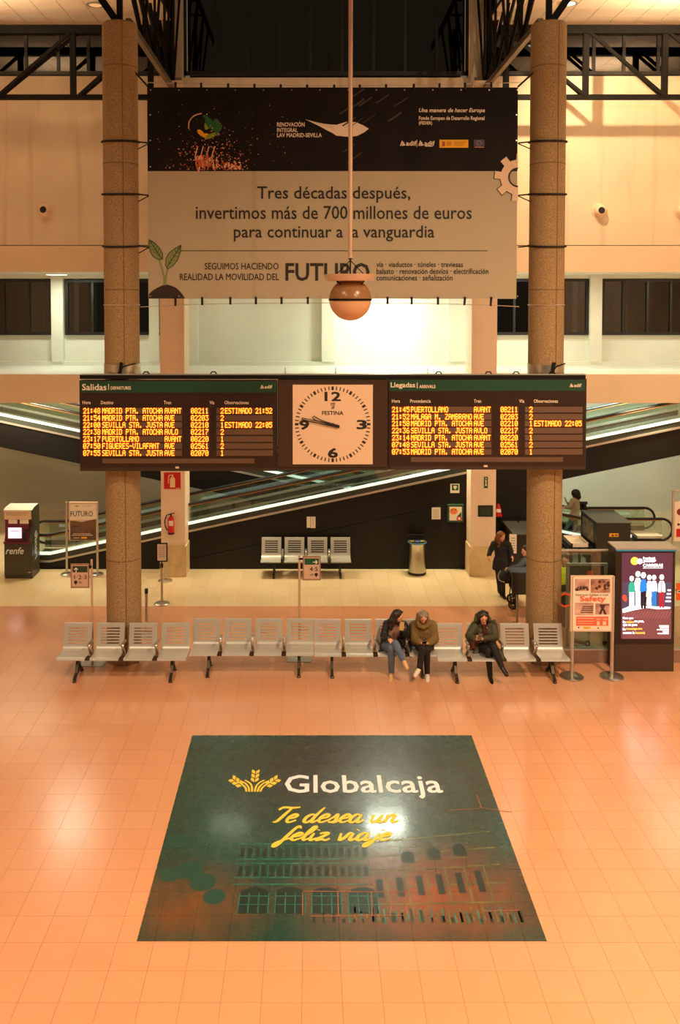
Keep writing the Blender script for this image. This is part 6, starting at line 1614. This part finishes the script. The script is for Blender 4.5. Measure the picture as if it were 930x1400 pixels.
# second scanner, mostly behind the column
Y2a, Y2b = 20.75, 21.9; z2 = zz(731, Y2a); xa_, xb_ = xx(703, 733, Y2a), xx(703, 733, Y2a) + .95
t = thing('baggage_scanner', 'grey scanner cabinet with a white notice, half hidden by the right column', 'scanner', ((xa_ + xb_) / 2, Y2a, 0))
MB().box(xa_ + .02, xb_, Y2a, Y2b, .1, z2).build('housing', M['scan_d'], t); MB().box(xa_ - .02, xb_ + .02, Y2a - .02, Y2b + .02, z2, z2 + .03).build('top_plate', mat('scanner_blue_grey', (92, 98, 94), .5), t)
MB().box(xa_ + .05, xb_ - .05, Y2a + .05, Y2b - .05, 0, .1).build('base', M['scan_d'], t)
a_ = P(697, 757, Y2a - .06); b_ = P(707, 731, Y2a - .06); MB().box(a_.x, b_.x, Y2a - .035, Y2a - .022, a_.z, b_.z).build('notice', M['paper'], t)
mb = MB(); [mb.box(a_.x + .03, b_.x - .03, Y2a - .038, Y2a - .036, a_.z + .06 + k * .06, a_.z + .075 + k * .06) for k in range(6)]; mb.build('small_print', mat('grey_print', (150, 130, 112), .7), t)
a_ = P(707, 722, Y2b); MB().tube([(a_.x, Y2b - .1, z2 + .03), (a_.x + .02, Y2b - .1, z2 + .09), (a_.x + .3, Y2b - .1, z2 + .09), (a_.x + .3, Y2b - .1, z2 + .03)], .02, 6).build('handle', M['steel_dark'], t)
# small desk with dark side panel
Yd = 18.1; x0 = P(700.5, 790, Yd).x; t = thing('control_desk', 'dark side panel of a control desk left of the right column', 'desk', (x0 + .4, Yd, 0))
zd1, zd0 = zz(784, Yd), zz(813, Yd)
MB().box(x0, x0 + .75, Yd, Yd + .04, zd0, zd1).build('side_panel', mat('desk_dark', (58, 52, 44), .5), t)
MB().box(x0 - .02, x0 + .77, Yd - .02, Yd + .34, zd1, zd1 + .03).build('worktop', M['bluegrey'], t)
for x in (x0 + .12, x0 + .68): MB().box(x - .02, x + .02, Yd + .02, Yd + .06, 0, zd0).build('leg', M['steel'], t); 
for x in (x0 + .12, x0 + .68): MB().box(x - .03, x + .03, Yd - .12, Yd + .3, 0, .03).build('foot', M['steel'], t)
# ---- glass screen
Yz = yf(907) + .02; t = thing('glass_screen', 'framed glass barrier between the right column and the lit totem', 'glass barrier', (P(802, 907, Yz).x, Yz, 0))
zg0, zg1 = zz(887, Yz), zz(752, Yz)
X_ = lambda x, y=830: P(x, y, Yz).x
MB().box(X_(757), X_(970), Yz, Yz + .08, 0, zg0 - .03).build('plinth', mat('plinth_grey', (150, 120, 98), .5), t)
MB().box(X_(757), X_(970), Yz - .01, Yz + .09, zg0 - .03, zg0).build('bottom_rail', M['alu'], t)
MB().box(X_(764), X_(838), Yz + .02, Yz + .06, zg1 - .03, zg1).build('top_rail', M['alu'], t)
for x in (765.5, 834, 838.5): MB().tube([(X_(x), Yz + .04, zg0), (X_(x), Yz + .04, zg1 + .04)], .03, 10).build('post', M['alu'], t, smooth=True)
MB().box(X_(767.5), X_(832), Yz + .035, Yz + .045, zg0, zg1 - .03).build('glass_pane', M['glass'], t)
MB().box(X_(842), X_(970), Yz + .035, Yz + .045, zg0, zg1 - .03).build('glass_pane', M['glass'], t)
c = P(773.5, 820.5, Yz + .03); MB().tube([(c.x + .12 * math.cos(a_), c.y, c.z + .12 * math.sin(a_)) for a_ in [2 * PI * i / 24 for i in range(24)]], .018, 6, closed=True).build('orange_ring', mat('sign_orange', (238, 92, 30), .5), t, smooth=True)
pbox(925.5, 797.5, 945, 820.5, Yz + .02, .01).build('orange_label', MATS['sign_orange'], t); rect(926, 807, 945, 811, Yz + .015).build('label_band', M['paper'], t); rect(927.5, 808, 944, 809.6, Yz + .012).build('label_print', M['text_k'], t)
# inner gate
Yi = 17.1; t = thing('security_gate', 'inner metal-framed glass gate with a dotted panel and orange square', 'gate', (P(802, 900, Yi).x, Yi, 0))
Xi = lambda x: P(x, 830, Yi).x
zi1, zi0 = zz(770, Yi), .08
for x in (776, 828): MB().box(Xi(x) - .03, Xi(x) + .03, Yi - .02, Yi + .03, 0, zi1).build('post', M['alu'], t)
for z in (zi1 - .05, zz(893, Yi)): MB().box(Xi(776) + .03, Xi(828) - .03, Yi - .02, Yi + .03, z, z + .05).build('rail', M['alu'], t)
MB().box(Xi(776) + .03, Xi(828) - .03, Yi, Yi + .01, zz(892, Yi) + .05, zi1 - .05).build('glass_pane', M['glass'], t)
pbox(779, 773, 825, 789, Yi - .004, .003).build('dark_film', mat('film_dark', (52, 52, 42), .5), t)
mb = MB()
for k in range(8):
    for j in range(2): pdisc(784 + k * 5 + j * 2.3, 776 + j * 6 + (k % 2) * 2, .5, Yi - .007, mb, 6)
mb.build('dots', mat('film_dots', (150, 140, 90), .5), t)
pbox(803.5, 780.5, 811, 787.5, Yi - .010, .004).build('orange_square', MATS['sign_orange'], t)
MB().box(Xi(826) - .03, Xi(828) + .05, Yi - .05, Yi - .02, zz(880, Yi), zz(876, Yi)).build('latch', M['rubber'], t)
# black kick stand on the floor behind the glass
c = G(793, 882); t = thing('floor_stop', 'small black wheeled stop on the floor behind the glass barrier', 'door stop', (c.x, c.y, 0))
MB().obox((c.x - .18, c.y + .05, .10), (c.x + .12, c.y - .05, .05), .10, .05).build('arm', M['rubber'], t); MB().tube([(c.x + .13 + .045 * math.cos(a_), c.y - .05, .055 + .045 * math.sin(a_)) for a_ in [2 * PI * i / 14 for i in range(14)]], .014, 6, closed=True).build('wheel', M['steel_dark'], t)
# far right poster frame
Yf_ = 20.6; c = P(925, 780, Yf_); t = thing('poster_stand', 'tall metal-framed poster cut by the right edge of the photo', 'poster stand', (P(945, 780, Yf_).x, Yf_, 0))
Xf = lambda x: P(x, 700, Yf_).x
for x in (921, 968): MB().box(Xf(x) - .02, Xf(x) + .02, Yf_, Yf_ + .04, 0, zz(671, Yf_)).build('post', M['alu'], t)
MB().box(Xf(921), Xf(968), Yf_, Yf_ + .04, zz(673, Yf_), zz(670.5, Yf_)).build('top_rail', M['alu'], t)
pbox(923, 686, 967, 740, Yf_ + .005, .015).build('sheet', M['paper'], t)
pdisc(930, 700, 4.5, Yf_ - .0).build('figure_print', mat('print_maroon', (130, 50, 40), .6), t); rect(925, 723, 945, 734, Yf_ - .001).build('figure_print', M['red'], t)
mb = MB(); pdisc(928, 717, 1.8, Yf_ - .001, mb, 8); mb.build('figure_print', M['text_k'], t)
for x in (921, 968): MB().box(Xf(x) - .03, Xf(x) + .03, Yf_ - .2, Yf_ + .24, 0, .03).build('foot', M['alu'], t)
# flat prints made of many small strokes cannot be told apart one by one
for o in list(sc.objects):
    if o.parent and o.name.split('.')[0] in ('facade_print', 'small_print', 'eyelets', 'street_lamp_print', 'worn_joint', 'scratches', 'led_text', 'led_halo', 'minute_marks', 'dots', 'stars', 'smoke_print', 'leaf_vein_print', 'figure_print', 'rollers', 'suspension_wires'):
        o['kind'] = 'stuff'
